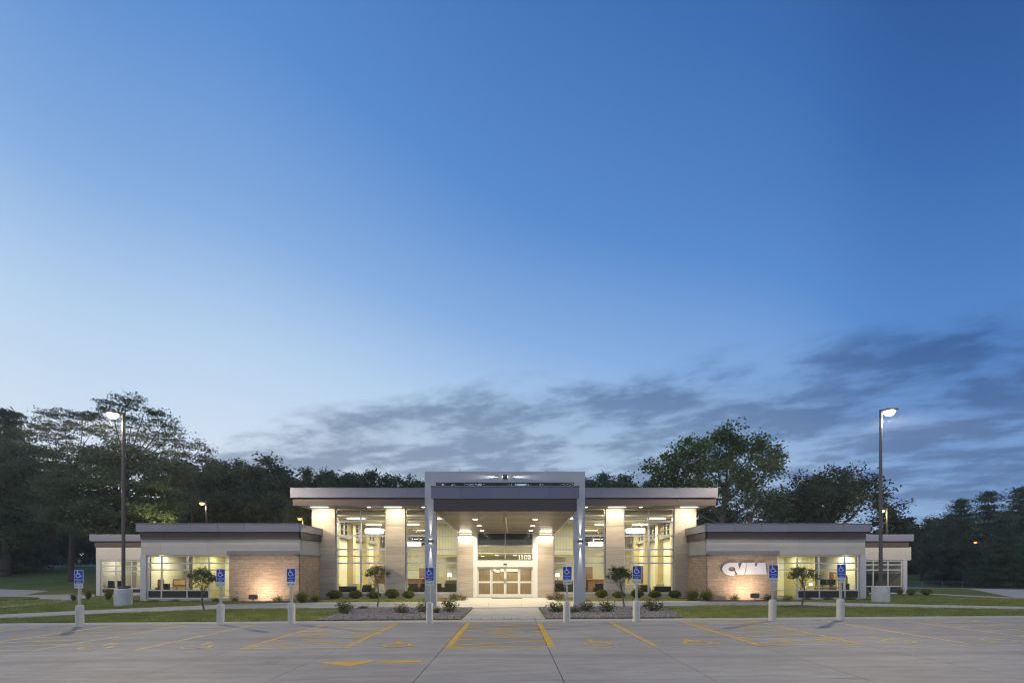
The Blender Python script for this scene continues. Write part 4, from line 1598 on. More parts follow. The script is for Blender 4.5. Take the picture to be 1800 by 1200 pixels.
def pendant(px, py, D, wpx, label):
    x, z = ux(px, D), uz(py, D)
    t = thing('pendant_lamp', (x, D, z), label, 'pendant lamp', 'drum pendants in the lobby')
    r = wpx * D / F / 2
    MB().lathe([(r * .98, z - .16), (r, z - .14), (r, z + .14), (r * .98, z + .16)], x, D, 28).build('lamp_shade', M['pendant'], t, smooth=False)
    for a in (0, 2.1, 4.2):
        MB().tube((x + r * .8 * math.cos(a), D + r * .8 * math.sin(a), z + .16), (x, D, ZM - .1), .012, n=5).build('suspension_rod', M['steel'], t)


pendant(658, 933, 36.0, 32, 'glowing white drum pendant in the lobby behind the leftmost tall window')
pendant(727, 955.5, 41.0, 26, 'small glowing drum pendant behind the left canopy post')
pendant(1117, 932.5, 36.0, 33, 'glowing white drum pendant in the lobby behind the rightmost tall window')
pendant(1047, 955.5, 41.0, 26, 'small glowing drum pendant behind the right canopy post')


def security_light():
    x, y, z = -31.32, 44.5, 3.55
    part(MB().box(x - .22, x - .001, y - .15, y + .15, z, z + .22), 'security_light', M['pole'])
    part(MB().box(x - .26, x - .221, y - .12, y + .12, z + .02, z + .2), 'security_lens', M['lamp_warm'])
    lamp('security_lamp', 'SPOT', (x - .32, y, z + .15), 1500, (1, .86, .34), .08, aim=(-.30, .0, 1), spot=62, blend=.6)


security_light()


def furnish():
    def at(px, D):
        return (ux(px, D), D, 0)
    # left lobby
    sofa(at(611, 33.5), 1.45, 'long black sofa inside the leftmost lobby window', R(180))
    armchair('armchair', at(648, 33.6), M['black_fab'], 'black armchair beside the middle mullion of the leftmost lobby window', 'armchair', R(180))
    armchair('armchair', at(600, 36.8), M['yellow_fab'], 'yellow armchair behind the left black sofa', 'armchair', R(150))
    armchair('armchair', at(621, 37.0), M['grey_fab'], 'grey armchair behind the left black sofa', 'armchair', R(200))
    armchair('armchair', at(636, 37.5), M['yellow_fab'], 'yellow armchair behind the mullion of the leftmost lobby window', 'armchair', R(180))
    table(at(655, 38), 1.6, .9, .74, 'wooden table in the lobby behind the leftmost black armchair', 'lobby_table')
    armchair('armchair', at(668, 36.6), M['grey_fab'], 'grey armchair behind the young tree in the left window', 'armchair', R(200), .6)
    armchair('armchair', at(728, 34.2), M['green_fab'], 'dark green armchair left of the left canopy post', 'armchair', R(180), .78, back=.9)
    armchair('armchair', at(716, 37.2), M['yellow_fab'], 'yellow armchair next to the dark green one left of the canopy post', 'armchair', R(140))
    armchair('armchair', at(749, 34.4), M['black_fab'], 'black armchair hidden by the left canopy post', 'armchair', R(180), .78, back=.9)
    armchair('armchair', at(771, 34.3), M['green_fab'], 'narrow green armchair right of the left canopy post', 'armchair', R(180), .62, back=.9)
    armchair('armchair', at(793, 33.8), M['green_fab'], 'wide green armchair left of the doors', 'armchair', R(180), .95, back=.92)
    # right lobby
    sofa(at(1167, 33.5), 1.5, 'long black sofa inside the rightmost lobby window', R(180))
    armchair('armchair', at(1132, 33.6), M['black_fab'], 'black armchair beside the middle mullion of the rightmost lobby window', 'armchair', R(180))
    armchair('armchair', at(1158, 37.0), M['grey_fab'], 'grey armchair behind the right black sofa', 'armchair', R(180))
    armchair('armchair', at(1107, 36.4), M['grey_fab'], 'grey armchair behind the right young tree', 'armchair', R(170), .6)
    table(at(1118, 38), 1.7, .9, .74, 'light wooden table in the lobby behind the right sign', 'lobby_table', 'lightwood')
    armchair('armchair', at(1052, 34.0), M['black_fab'], 'black armchair right of the right canopy post', 'armchair', R(180), .70, back=.9)
    armchair('armchair', at(983, 34.0), M['black_fab'], 'black armchair just right of the doors', 'armchair', R(180), .7, back=.92)
    armchair('armchair', at(1002, 34.1), M['green_fab'], 'green armchair left of the right canopy post', 'armchair', R(180), .66, back=.92)
    # wall pieces and cabinets
    for s, px, lab in ((-1, 593, 'dark wall screen beside the left outer column'), (1, 1100, 'framed white chart on the lobby wall right of the young tree')):
        pass
    x = ux(594, 35.5)
    t = thing('wall_screen', (x, 35.5, 1.35), 'small dark wall screen inside the leftmost lobby window', 'screen')
    MB().box(x - .12, x + .12, 35.4, 35.5, 1.05, 1.85).build('bezel', M['dark_frame'], t)
    MB().box(x - .10, x + .10, 35.385, 35.399, 1.08, 1.82).build('display', M['screen'], t)
    for px, D, w, zt, lab in ((728, 40.0, 1.5, 1.15, 'low brown wooden counter left of the left canopy post'), (1050, 40.0, 1.6, 1.1, 'low brown wooden counter right of the right canopy post'),
                              (796, 39.0, 1.1, 1.0, 'brown reception desk left of the doors'), (990, 39.0, 1.5, 1.0, 'brown reception desk right of the doors')):
        x = ux(px, D)
        t = thing('counter', (x, D, 0), lab, 'counter')
        MB().box(x - w / 2, x + w / 2, D - .3, D + .3, 0, zt - .05).build('cabinet', M['wood'], t)
        MB().box(x - w / 2 - .05, x + w / 2 + .05, D - .36, D + .34, zt - .049, zt).build('counter_top', M['lightwood'], t)
    for px, D, w, z0, z1, lab, nm, mt in ((742, 40.2, .5, 0, 2.0, 'tall brown wooden cabinet beside the left canopy post', 'cabinet', 'wood'),
                                          (1036, 40.2, .55, 0, 2.1, 'tall brown wooden cabinet beside the right canopy post', 'cabinet', 'wood'),
                                          (667, 44, .9, 0, 2.2, 'brown door in the back of the left lobby', 'interior_door', 'wood'),
                                          (1131, 44, .9, 0, 2.2, 'brown door in the back of the right lobby', 'interior_door', 'wood')):
        x = ux(px, D)
        t = thing(nm, (x, D, z0), lab, nm.replace('_', ' '))
        MB().box(x - w / 2, x + w / 2, D, D + .35, z0, z1).build('body', M[mt], t, bevel=.01)
        MB().box(x + w / 2 - .12, x + w / 2 - .08, D - .04, D - .001, 1.0, 1.2).build('handle', M['steel'], t)
    for px, D, w, z0, z1, lab, by in ((727, 49.7, 1.6, .9, 1.75, 'pale whiteboard on the lobby back wall left of the canopy post', 49.7),
                                  (796, 41.9, 1.0, 1.0, 2.0, 'white framed poster left of the doors', 41.9), (984, 41.9, .9, 1.0, 1.9, 'white framed poster right of the doors', 41.9),
                                  (1106, 49.7, 1.7, 2.6, 3.5, 'white notice board high on the lobby back wall', 49.7)):
        x = ux(px, D)
        t = thing('notice_board', (x, D, z0), lab, 'notice board')
        MB().box(x - w / 2, x + w / 2, D - .03, D + .05, z0, z1).build('board', M['paper'], t)
        MB().box(x - w / 2 - .04, x + w / 2 + .04, D, D + .06, z0 - .04, z1 + .04).build('board_frame', M['steel'], t)
    for px, lab in ((790, 'slim white table lamp left of the doors'), (980, 'slim white table lamp right of the doors')):
        x = ux(px, 38.85)
        t = thing('table_lamp', (x, 38.85, 1.0), lab, 'lamp')
        MB().tube((x, 38.85, 1.0), (x, 38.85, 1.32), .03).build('stand', M['steel'], t)
        MB().lathe([(.17, 1.3), (.14, 1.58)], x, 38.85, 16).build('lamp_shade', M['pendant'], t)
    # offices behind the wing windows
    for px, D, mt, lab in ((285, 29.9, 'wood', 'brown office desk at the far left of the left wing window'), (345, 32.0, 'wood', 'brown office desk behind the left young tree'),
                           (1432, 30.6, 'lightwood', 'light office desk behind the right young tree'), (1468, 30.2, 'wood', 'brown office desk behind the rightmost sign')):
        table((ux(px, D), D, 0), 1.5, .75, .76, lab, 'office_desk', mt)
    for px, D, w, h, lab in ((271, 29.75, .75, 1.25, 'brown bookcase in the left wing office'), (316, 31.0, .8, 1.25, 'red brown cabinet in the middle of the left wing office'),
                             (1490, 29.9, .7, 1.5, 'brown bookcase in the right wing office'), (1470, 30.9, .45, 1.7, 'tall dark cabinet in the right wing office')):
        x = ux(px, D)
        t = thing('bookcase', (x, D, 0), lab, 'bookcase')
        MB().box(x - w / 2, x + w / 2, D, D + .35, 0, h).build('carcass', M['wood'], t, bevel=.01)
        for k in range(3):
            z = h * (k + .15) / 3.1
            MB().box(x - w / 2 + .05, x + w / 2 - .05, D - .02, D - .001, z, z + h * .24).build('shelf_front', M['lightwood'], t)
    for px, D, lab in ((1446, 30.7, 'dark computer screen on the light office desk'), (1461, 30.3, 'second dark computer screen beside the light office desk'),
                       (354, 31.9, 'dark computer screen behind the left young tree')):
        x = ux(px, D)
        t = thing('computer_screen', (x, D, .76), lab, 'computer screen')
        MB().box(x - .25, x + .25, D - .02, D + .02, .90, 1.24).build('display', M['screen'], t)
        MB().box(x - .03, x + .03, D, D + .03, .76, .90).build('stand', M['dark_frame'], t)
    x = ux(1425, 30.5)
    t = thing('table_lamp', (x, 30.5, .76), 'small glowing lamp on the right wing office desk', 'lamp')
    MB().tube((x, 30.5, .76), (x, 30.5, .86), .03).build('stand', M['steel'], t)
    MB().lathe([(.10, .85), (.08, 1.02)], x, 30.5, 14).build('lamp_shade', M['pendant'], t)
    for px, D, lab in ((300, 29.8, 'black office chair inside the left wing window'), (1480, 29.7, 'black office chair inside the right wing window'), (203, 37.2, 'dark office chair inside the far left end window'),
                       (218, 37.6, 'second dark office chair inside the far left end window')):
        armchair('office_chair', at(px, D), M['black_fab'], lab, 'chair', R(170), .62, 'office chairs', 1.0)


furnish()


# ------------------------------------------------------------------ parking signs
def make_sign():
    t = thing('parking_sign', (0, 0, 0), 'x', 'sign', 'accessible parking signs on concrete bollards')
    MB().lathe([(.125, -.1), (.122, .02), (.12, .66), (.108, .71), (.065, .735), (.02, .74)], 0, 0, 18).build('bollard', M['bollard'], t, smooth=True)
    MB().box(-.032, .032, -.032, .032, .70, 1.36).build('post', M['galv'], t)

    def plate(w, h, z0, y0, y1, name, mat, par, r=.03):
        pts = []
        for cx, cz, a0 in ((w / 2 - r, z0 + r, -90), (w / 2 - r, z0 + h - r, 0), (-w / 2 + r, z0 + h - r, 90), (-w / 2 + r, z0 + r, 180)):
            for a in (0, 30, 60, 90):
                pts.append((cx + r * math.cos(R(a0 + a)), cz + r * math.sin(R(a0 + a))))
        return MB().wall(pts, y0, y1).build(name, mat, par)
    pl = plate(.315, .47, 1.46, -.040, -.034, 'sign_plate', M['white_plate'], t)
    plate(.285, .44, 1.475, -.0425, -.0402, 'blue_field', M['blue_plate'], pl, .022)
    mb = MB()

    def line(pts, w, dy):
        for (ax, az), (bx, bz) in zip(pts[:-1], pts[1:]):
            p, q = Vector((ax, 0, az)), Vector((bx, 0, bz))
            d = (q - p).normalized()
            n = d.cross(Vector((0, 1, 0))) * (w / 2)
            q = q + d * w * .25
            mb.wall([(v.x, v.z) for v in (p + n, q + n, q - n, p - n)], -.0445 - dy, -.0424)
            dy += .0002
    ox, oz, s = -.01, 1.765, .235
    T = lambda pts: [(ox + s * a, oz + s * b) for a, b in pts]
    mb.wall(T([(-.12 + .09 * math.cos(t_), .50 + .09 * math.sin(t_)) for t_ in np.linspace(0, 6.283, 13)[:-1]]), -.0445, -.0424)
    line(T([(-.11, .40), (-.08, .08), (.20, .08), (.34, -.26), (.44, -.23)]), .022, .0010)
    line(T([(-.10, .24), (.14, .24)]), .018, .0006)
    line(T([(-.03 + .31 * math.cos(a), -.10 + .31 * math.sin(a)) for a in np.linspace(R(118), R(345), 12)]), .021, 0)
    mb.build('wheelchair_symbol', M['white_plate'], pl)
    for txt, z, sz in (('PARKING', 1.572, .062), ('ONLY', 1.498, .062)):
        me = text_mesh(txt, sz, .0012)
        me.materials.append(M['white_plate'])
        o = link_mesh('lettering', me, None, pl)
        o.location = (0, -.0436, z)
    lp = plate(.30, .145, 1.305, -.040, -.034, 'lower_plate', M['lower_plate'], t, .012)
    mk = MB()
    for a, b in ((-.115, -.03), (.035, .105)):
        mk.box(a, b, -.042, -.0402, 1.362, 1.392)
    mk.build('green_mark', M['green_ink'], lp)
    return t


SIGNS = [(140, 'leftmost accessible parking sign, in front of the left lamp post and lawn'),
         (387, 'accessible parking sign in front of the left wing window beside the young tree'),
         (512, 'accessible parking sign in front of the plain left brick wall'),
         (755, 'accessible parking sign in front of the left canopy post'),
         (996, 'accessible parking sign just left of the right canopy post'),
         (1119, 'accessible parking sign in front of the right lobby window, right of the young tree'),
         (1358, 'accessible parking sign beside the silver letters on the right brick wall'),
         (1478, 'rightmost accessible parking sign, left of the right lamp post')]
sg = make_sign()
for i, (px, lab) in enumerate(SIGNS):
    k = [-14.75, -10.08, -7.62, -2.85, 1.886, 4.30, 9.0, 11.36][i]
    loc = (k, 16.72 if i else 16.5, .0075 * k)
    if i == 0:
        sg.location = loc
        sg['label'] = lab
    else:
        c_ = copy_thing(sg, loc, random.uniform(-.06, .06), 1.0, lab)
        c_.rotation_euler.x = random.uniform(-.012, .012)
        c_.rotation_euler.y = random.uniform(-.014, .014)


# ------------------------------------------------------------------ lamp posts
def lamp_post(px_base, D, px_head, py_head, label):
    x = ux(px_base, D)
    z0 = g(x, D)
    zh = uz(py_head, D)
    t = thing('lamp_post', (x, D, z0), label, 'lamp post', 'tall parking lot lamp posts')
    MB().lathe([(.41, z0 - .3), (.405, z0 + .84), (.38, z0 + .89), (.1, z0 + .90)], x, D, 24).build('pedestal', M['pedestal'], t, smooth=False)
    MB().box(x - .17, x + .17, D - .17, D + .17, z0 + .90, z0 + 1.02).build('base_cover', M['pole'], t, bevel=.02)
    MB().tube((x, D, z0 + 1.0), (x, D, zh + .06), .092, .068, 12).build('pole', M['pole'], t)
    s = 1 if px_head > px_base else -1
    L = abs(px_head - px_base) * D / F
    MB().box(x + s * .06, x + s * .25, D - .04, D + .04, zh, zh + .07).build('arm', M['pole'], t)
    h = MB().box(x + s * .2, x + s * (L + .42), D - .20, D + .20, zh - .02, zh + .10).build('lamp_head', M['pole'], t, bevel=.03)
    a, b = sorted((x + s * (L - .18), x + s * (L + .34)))
    mb = MB()
    xm = (a + b) / 2
    mb.lathe([(.06, zh - .26), (.17, zh - .20), (.24, zh - .10), (.25, zh - .021)], xm, D, 18)
    mb.build('lens', M['lamp_lens'], h, smooth=True)
    # the head throws its light forward over the lot
    lo = lamp('pole_light', 'POINT', ((a + b) / 2, D, zh - .42), P_POLE, (1, .80, .54), .12)
    lo.rotation_euler = (0, 0, 0)
    batwing(lo.data)


lamp_post(217, 26.0, 200, 727, 'tall lamp post with lit head at the left end of the building')
lamp_post(1548, 26.0, 1561, 722, 'tall lamp post with lit head at the right end of the building')


def street_lamp(px, py, D, pole_px, label, mat, power, col):
    x, z = ux(px, D), uz(py, D)
    xp = ux(pole_px, D)
    z0 = g(xp, D)
    t = thing('street_lamp', (xp, D, z0), label, 'street lamp', 'street lamps behind the building')
    MB().tube((xp, D, z0 - .3), (xp, D, z + .35), .12, .08, 8).build('pole', M['pole'], t)
    MB().tube((xp, D, z + .3), (x, D, z + .22), .04, .04, 6).build('arm', M['pole'], t)
    MB().box(x - .28, x + .28, D - .2, D + .2, z + .10, z + .26).build('lamp_head', M['pole'], t)
    MB().lathe([(.05, z - .16), (.2, z - .06), (.22, z + .1)], x, D, 12).build('lens', mat, t)
    lamp('street_light', 'POINT', (x, D - .1, z - .4), power, col, .2)


street_lamp(355, 885, 51, 363, 'street lamp before the dark wood above the left wing roof', M['lamp_warm'], 250, (1, .72, .36))
street_lamp(527, 912, 54, 533, 'orange street lamp peeping over the left wing roof beside the lobby', M['lamp_far'], 350, (1, .48, .14))
street_lamp(1551, 898, 51, 1559, 'street lamp above the right end roof next to the right lamp post', M['lamp_warm'], 250, (1, .72, .36))
street_lamp(1715, 953, 74, 1719, 'small orange street lamp among the pines at the right', M['lamp_far'], 60, (1, .42, .10))


# ------------------------------------------------------------------ trees
def limb(mb, p, q, r0, r1, sag=.0, n=6, seg=4, rg=random):
    p, q = Vector(p), Vector(q)
    d = q - p
    L = d.length
    off = Vector((rg.uniform(-1, 1), rg.uniform(-1, 1), 0)) * L * .08 + Vector((0, 0, sag * L))
    pts = []
    for i in range(seg + 1):
        t = i / seg
        pts.append(p + d * t + off * (4 * t * (1 - t)))
    for i in range(seg):
        a, b = r0 + (r1 - r0) * i / seg, r0 + (r1 - r0) * (i + 1) / seg
        mb.tube(pts[i], pts[i + 1], a, b, n, cap=False)
    return pts


def tree_from_lobes(name, label, group, base, trunk_top, tr, lobes, leafmat, bark, leaf=(.42, .30), per=46, dens=1.0, crad=.9, flat=.5,
                    seed=1, twigs=True, zsq=.75, cat='tree'):
    """lobes: (x, y, z, rx, ry, rz) in world units"""
    rg = np.random.default_rng(seed)
    rr = random.Random(seed)
    t = thing(name, base, label, cat, group)
    mb = MB()
    base = Vector(base)
    top = Vector(trunk_top)
    mb.tube(base - Vector((0, 0, .4)), base + (top - base) * .08, tr * 1.35, tr * 1.05, 9)
    limb(mb, base + (top - base) * .08, top, tr * 1.05, tr * .6, 0, 9, 5, rr)
    P = []
    for (x, y, z, rx, ry, rz) in lobes:
        c = Vector((x, y, z))
        start = base + (top - base) * rr.uniform(.62, 1.0)
        limb(mb, start, c, tr * .34, tr * .08, -.08, 6, 5, rr)
        n = max(5, int(dens * 1.15 * (rx * ry + rx * rz + ry * rz) / (crad * crad)))
        dirs = rg.normal(size=(n, 3))
        dirs /= np.linalg.norm(dirs, axis=1, keepdims=True)
        rad = rg.uniform(.25, 1.0, (n, 1)) ** .45
        pts = dirs * rad * np.array([rx, ry, rz]) + np.array([x, y, z])
        for p in pts:
            if twigs:
                q = Vector(tuple(p))
                limb(mb, c + (q - c) * .12, q, tr * .07, .014, -.06, 3, 2, rr)
            k = int(per * rr.uniform(.6, 1.4))
            sc = crad * rr.uniform(.55, 1.25)
            off = rg.normal(size=(k, 3)) * np.array([sc, sc, sc * zsq]) * .55
            P.append(p + off)
    P = np.concatenate(P)
    tk = mb.build('trunk', bark, t, smooth=True)
    verts = leaf_cards(P - np.array(base), leaf[0], leaf[1], flat, rg)
    link_mesh('crown', np_mesh('crown', verts, 4), leafmat, t)
    return t


def lobes_px(D, spec, dy=.8):
    out = []
    for s in spec:
        px, py, rx, rz = s[:4]
        d = s[4] if len(s) > 4 else 0
        k = (D + d) / F
        out.append((ux(px, D + d), D + d, uz(py, D + d), rx * k, rx * k * dy, rz * k))
    return out


def base_at(px, D):
    x = ux(px, D)
    return (x, D, g(x, D))


# big cottonwood right of the lobby
D = 52
tree_from_lobes('cottonwood_tree', 'tallest leafy tree at the right, rising behind the lobby roof end', 'trees behind the building', base_at(1262, D), (ux(1276, D), D, uz(858, D)), .40,
                lobes_px(D, [(1283, 762, 28, 26), (1262, 790, 42, 34, 1), (1225, 795, 30, 28, -1), (1185, 800, 30, 26), (1152, 822, 24, 18), (1205, 830, 38, 26, 2), (1262, 832, 48, 28, -2),
                             (1320, 790, 30, 26, 1), (1352, 800, 28, 24), (1325, 826, 34, 24, -2), (1362, 822, 18, 14), (1300, 800, 30, 24, 2), (1180, 848, 34, 16, 2), (1290, 856, 36, 18, 3)]),
                M['leaf_cot'], M['bark_pale'], (.32, .24), 70, 1.15, .92, .4, 11)
D = 49
tree_from_lobes('leafy_tree', 'pale green spreading tree directly below the tall cottonwood, over the right wing roof', 'trees behind the building', base_at(1318, D), (ux(1318, D), D, uz(905, D)), .30,
                lobes_px(D, [(1335, 870, 36, 24), (1360, 885, 26, 26), (1320, 900, 40, 22), (1365, 905, 24, 18), (1295, 885, 24, 20)]), M['leaf_loc'], M['bark_pale'], (.28, .19), 70, .9, .9, .5, 12)
D = 56
tree_from_lobes('dark_tree', 'broad dark tree left of the right lamp post', 'trees behind the building', base_at(1462, D), (ux(1462, D), D, uz(880, D)), .5,
                lobes_px(D, [(1415, 855, 30, 26), (1450, 845, 36, 24), (1490, 848, 34, 26), (1525, 862, 32, 26), (1435, 885, 44, 30, -2), (1490, 885, 46, 32, -2), (1540, 890, 26, 28), (1400, 885, 26, 26), (1470, 862, 50, 30, 3)]),
                M['leaf_dark'], M['bark'], (.36, .22), 84, 1.1, 1.05, .4, 13)
D = 60
tree_from_lobes('dark_tree', 'smaller dark tree right of the right lamp post behind the end roof', 'trees behind the building', base_at(1572, D), (ux(1572, D), D, uz(930, D)), .35,
                lobes_px(D, [(1570, 905, 24, 20), (1585, 925, 22, 18), (1555, 925, 24, 22), (1590, 950, 22, 24), (1570, 945, 26, 24)]), M['leaf_dark'], M['bark'], (.36, .22), 80, 1.1, 1.0, .4, 14)

# honey locusts at the left
D = 50
tree_from_lobes('locust_tree', 'tall airy locust with bare limbs showing, right behind the left lamp post', 'locust trees at the left', base_at(232, D), (ux(226, D), D, uz(790, D)), .30,
                lobes_px(D, [(222, 702, 30, 10), (195, 716, 36, 9), (255, 722, 34, 11), (290, 742, 30, 10), (175, 740, 30, 9), (232, 742, 44, 9, 2), (305, 760, 18, 7), (262, 765, 40, 9, -2), (205, 765, 36, 9, 2), (280, 775, 30, 8)]),
                M['leaf_loc'], M['bark'], (.24, .13), 48, 1.5, .80, .9, 21, zsq=.26)
D = 56
tree_from_lobes('locust_tree', 'airy locust with flat layered crown left of the left lamp post', 'locust trees at the left', base_at(125, D), (ux(120, D), D, uz(800, D)), .26,
                lobes_px(D, [(110, 730, 36, 9), (145, 728, 30, 8), (80, 746, 34, 9), (130, 752, 44, 9, 2), (50, 758, 24, 8), (165, 755, 28, 9), (100, 772, 40, 9)]), M['leaf_loc'], M['bark'], (.24, .13), 48, 1.6, .80, .9, 22, zsq=.26)
D = 58
tree_from_lobes('locust_tree', 'lower locust with a feathery rounded crown right of the left lamp post', 'locust trees at the left', base_at(318, D), (ux(320, D), D, uz(840, D)), .25,
                lobes_px(D, [(325, 776, 26, 9), (350, 788, 22, 8), (305, 792, 30, 10), (335, 805, 34, 10), (365, 802, 14, 7), (300, 820, 40, 16), (340, 828, 34, 14)]), M['leaf_loc'], M['bark'], (.24, .13), 54, 1.6, .80, .9, 23, zsq=.32)
D = 46
tree_from_lobes('locust_tree', 'broad drooping locust over the roof at the far left end of the building', 'locust trees at the left', base_at(196, 47), (ux(200, D), D, uz(845, D)), .34,
                lobes_px(D, [(215, 805, 70, 24), (150, 810, 60, 24, 2), (285, 825, 50, 26, 1), (225, 850, 80, 30, -1), (140, 860, 66, 30), (290, 870, 44, 28), (215, 895, 70, 24, -1), (120, 900, 44, 22), (285, 905, 34, 18), (170, 925, 50, 14)]),
                M['leaf_loc'], M['bark'], (.27, .16), 105, 2.1, .95, .7, 24, zsq=.40)
D = 62
tree_from_lobes('shade_tree', 'large shade tree at the left edge with thick dark trunk on the lawn', 'locust trees at the left', base_at(8, D), (ux(6, D), D, uz(900, D)), .55,
                lobes_px(D, [(20, 800, 70, 24), (-40, 820, 60, 40), (60, 835, 60, 28), (10, 850, 80, 34), (90, 870, 50, 30), (20, 895, 70, 34), (-50, 900, 60, 40), (95, 915, 40, 22), (45, 940, 46, 20)]),
                M['leaf_loc'], M['bark'], (.32, .20), 105, 1.9, 1.1, .6, 25, zsq=.5)

# woods behind the building: a few prototypes, copied
def proto_tree(seed, label, mat, dens=1.0):
    rr = random.Random(seed)
    H = 10.0
    lob = [(0, 0, 7.6, 2.2, 2.0, 1.7)]
    for k in range(9):
        a = k * 2.399 + rr.uniform(-.3, .3)
        r = rr.uniform(1.3, 2.6)
        z = rr.uniform(3.0, 7.4)
        s = rr.uniform(1.2, 1.9)
        lob.append((r * math.cos(a), r * math.sin(a), z, s, s, s * .8))
    return tree_from_lobes('woodland_tree', label, 'woodland trees behind the building', (0, 0, 0), (0, 0, 5.0), .26, lob, mat, M['bark'], (.24, .17), 95, .95, .62, .4, seed, twigs=False)


protos = [proto_tree(31, 'x', M['leaf']), proto_tree(32, 'x', M['leaf_dark']), proto_tree(33, 'x', M['leaf'])]
WOODS = [  # px, top row, distance, width factor, label
    (352, 812, 66, 1.0, 'round woodland tree just right of the feathery locust crown'),
    (392, 806, 72, 1.0, 'woodland tree whose top stands between the locusts and the dome shaped tree'),
    (432, 812, 78, .9, 'woodland tree left of the dome shaped tree on the skyline'),
    (462, 806, 70, 1.15, 'dome shaped woodland tree, highest on the skyline left of the lobby roof'),
    (500, 832, 66, .9, 'woodland tree right of the dome shaped tree, above the lobby roof corner'),
    (552, 826, 76, 1.0, 'woodland tree above the left corner of the lobby roof'),
    (590, 830, 70, .9, 'woodland tree above the leftmost lobby window'),
    (628, 826, 76, 1.0, 'woodland tree above the second lobby column'),
    (662, 828, 72, .95, 'woodland tree with loose top, left of the gap in the skyline by the canopy'),
    (712, 836, 74, .8, 'small woodland tree right of the skyline gap, left of the canopy'),
    (742, 838, 80, .8, 'woodland tree partly hidden by the left canopy corner'),
    (800, 831, 78, .9, 'woodland tree seen through the canopy gap at its left end'),
    (880, 836, 78, .9, 'woodland tree seen through the middle of the canopy gap'),
    (960, 831, 78, .9, 'woodland tree seen through the canopy gap at its right end'),
    (1048, 834, 74, .9, 'woodland tree just right of the canopy on the skyline'),
    (1086, 832, 70, .95, 'woodland tree above the third lobby column'),
    (1128, 836, 76, .9, 'woodland tree left of the tall cottonwood on the skyline'),
    (1200, 850, 72, 1.0, 'woodland tree behind the left half of the tall cottonwood'),
    (1395, 850, 70, 1.0, 'woodland tree between the cottonwood and the broad dark tree'),
    (258, 872, 62, 1.1, 'low woodland tree between the drooping locust and the left wing roof'),
    (345, 862, 62, 1.0, 'low woodland tree left of the street lamp above the left wing'),
    (395, 866, 63, .9, 'low woodland tree right of the street lamp above the left wing'),
    (440, 862, 62, 1.0, 'low woodland tree below the dome shaped tree'),
    (492, 866, 62, 1.0, 'low woodland tree directly left of the lobby roof corner'),
    (532, 884, 60, 1.0, 'low woodland tree behind the orange street lamp'),
    (1420, 885, 54, .9, 'low woodland tree over the middle of the right wing roof'),
    (1270, 893, 58, .9, 'low woodland tree right of the lobby roof end, behind the cottonwood trunk'),
    (-20, 930, 78, 1.3, 'undergrowth tree at the left edge behind the thick trunk'),
    (120, 915, 92, 1.3, 'undergrowth tree behind the leftmost sign, left of the far left end window'),
    (70, 905, 96, 1.3, 'undergrowth tree filling the gap under the shade tree boughs'),
    (40, 935, 84, 1.3, 'undergrowth tree right of the thick dark trunk'),
    (95, 938, 82, 1.3, 'undergrowth tree above the leftmost sign'),
    (150, 935, 86, 1.3, 'undergrowth tree beside the far left end of the building'),
    (1622, 912, 88, 1.0, 'hazy tree right of the building end on the right skyline'),
    (1655, 902, 92, 1.0, 'hazy tree left of the large pines on the right skyline'),
    (1635, 955, 84, 1.0, 'low dark tree over the pink house at the right'),
    (1640, 975, 100, .8, 'pale shrubby tree right of the pink house'),
]
for i, (px, py, D, wf, lab) in enumerate(WOODS):
    x = ux(px, D)
    z0 = g(x, D)
    H = uz(py, D) - z0
    s = H / 9.3
    src = protos[i % 3]
    sc = (s * wf * (1.0 if s < 2 else .85), s * wf * (1.0 if s < 2 else .85), s)
    if i < 3:
        src.location = (x, D, z0)
        src.scale = sc
        src.rotation_euler = (0, 0, i * 1.3)
        src['label'] = lab
    else:
        copy_thing(src, (x, D, z0), i * 1.7, sc, lab)


def proto_pine(seed, H, Rb, mat, spruce=False):
    rg = np.random.default_rng(seed)
    rr = random.Random(seed)
    t = thing('pine_tree', (0, 0, 0), 'x', 'tree', 'evergreens')
    mb = MB()
    mb.tube((0, 0, -.4), (0, 0, H * .96), .034 * H, .012, 8)
    P = []
    z = H * .05
    while z < H * .985:
        f = 1 - z / H
        rad = Rb * (f ** (.9 if spruce else .66)) * rr.uniform(.78, 1.15)
        nb = 6 if f > .3 else 4
        a0 = rr.uniform(0, 6.28)
        for k in range(nb):
            a = a0 + k * 6.283 / nb + rr.uniform(-.35, .35)
            r = rad * rr.uniform(.6, 1.2)
            tip = Vector((r * math.cos(a), r * math.sin(a), z + r * (-.12 if spruce else .10)))
            dz = rr.uniform(-.03, .03) * H * min(1, f * 2.5)
            tip.z += dz
            mb.tube((0, 0, z), tip, .010 * H * f + .010, .010, 4, cap=False)
            m = max(2, int(r / .34))
            for j in range(m):
                q = (j + .9) / m
                n = 58
                wd = .16 + .22 * q
                c = np.array([tip.x * q, tip.y * q, z + (tip.z - z) * (.5 * q + .5 * q * q) + .05])
                P.append(c + rg.normal(size=(n, 3)) * np.array([wd, wd, .08 if spruce else .15]))
        z += H * (.045 if spruce else .066) * rr.uniform(.85, 1.15)
    P = np.concatenate(P)
    mb.build('trunk', M['bark'], t)
    link_mesh('crown', np_mesh('crown', leaf_cards(P, .34, .095, .5, rg), 4), mat, t)
    return t


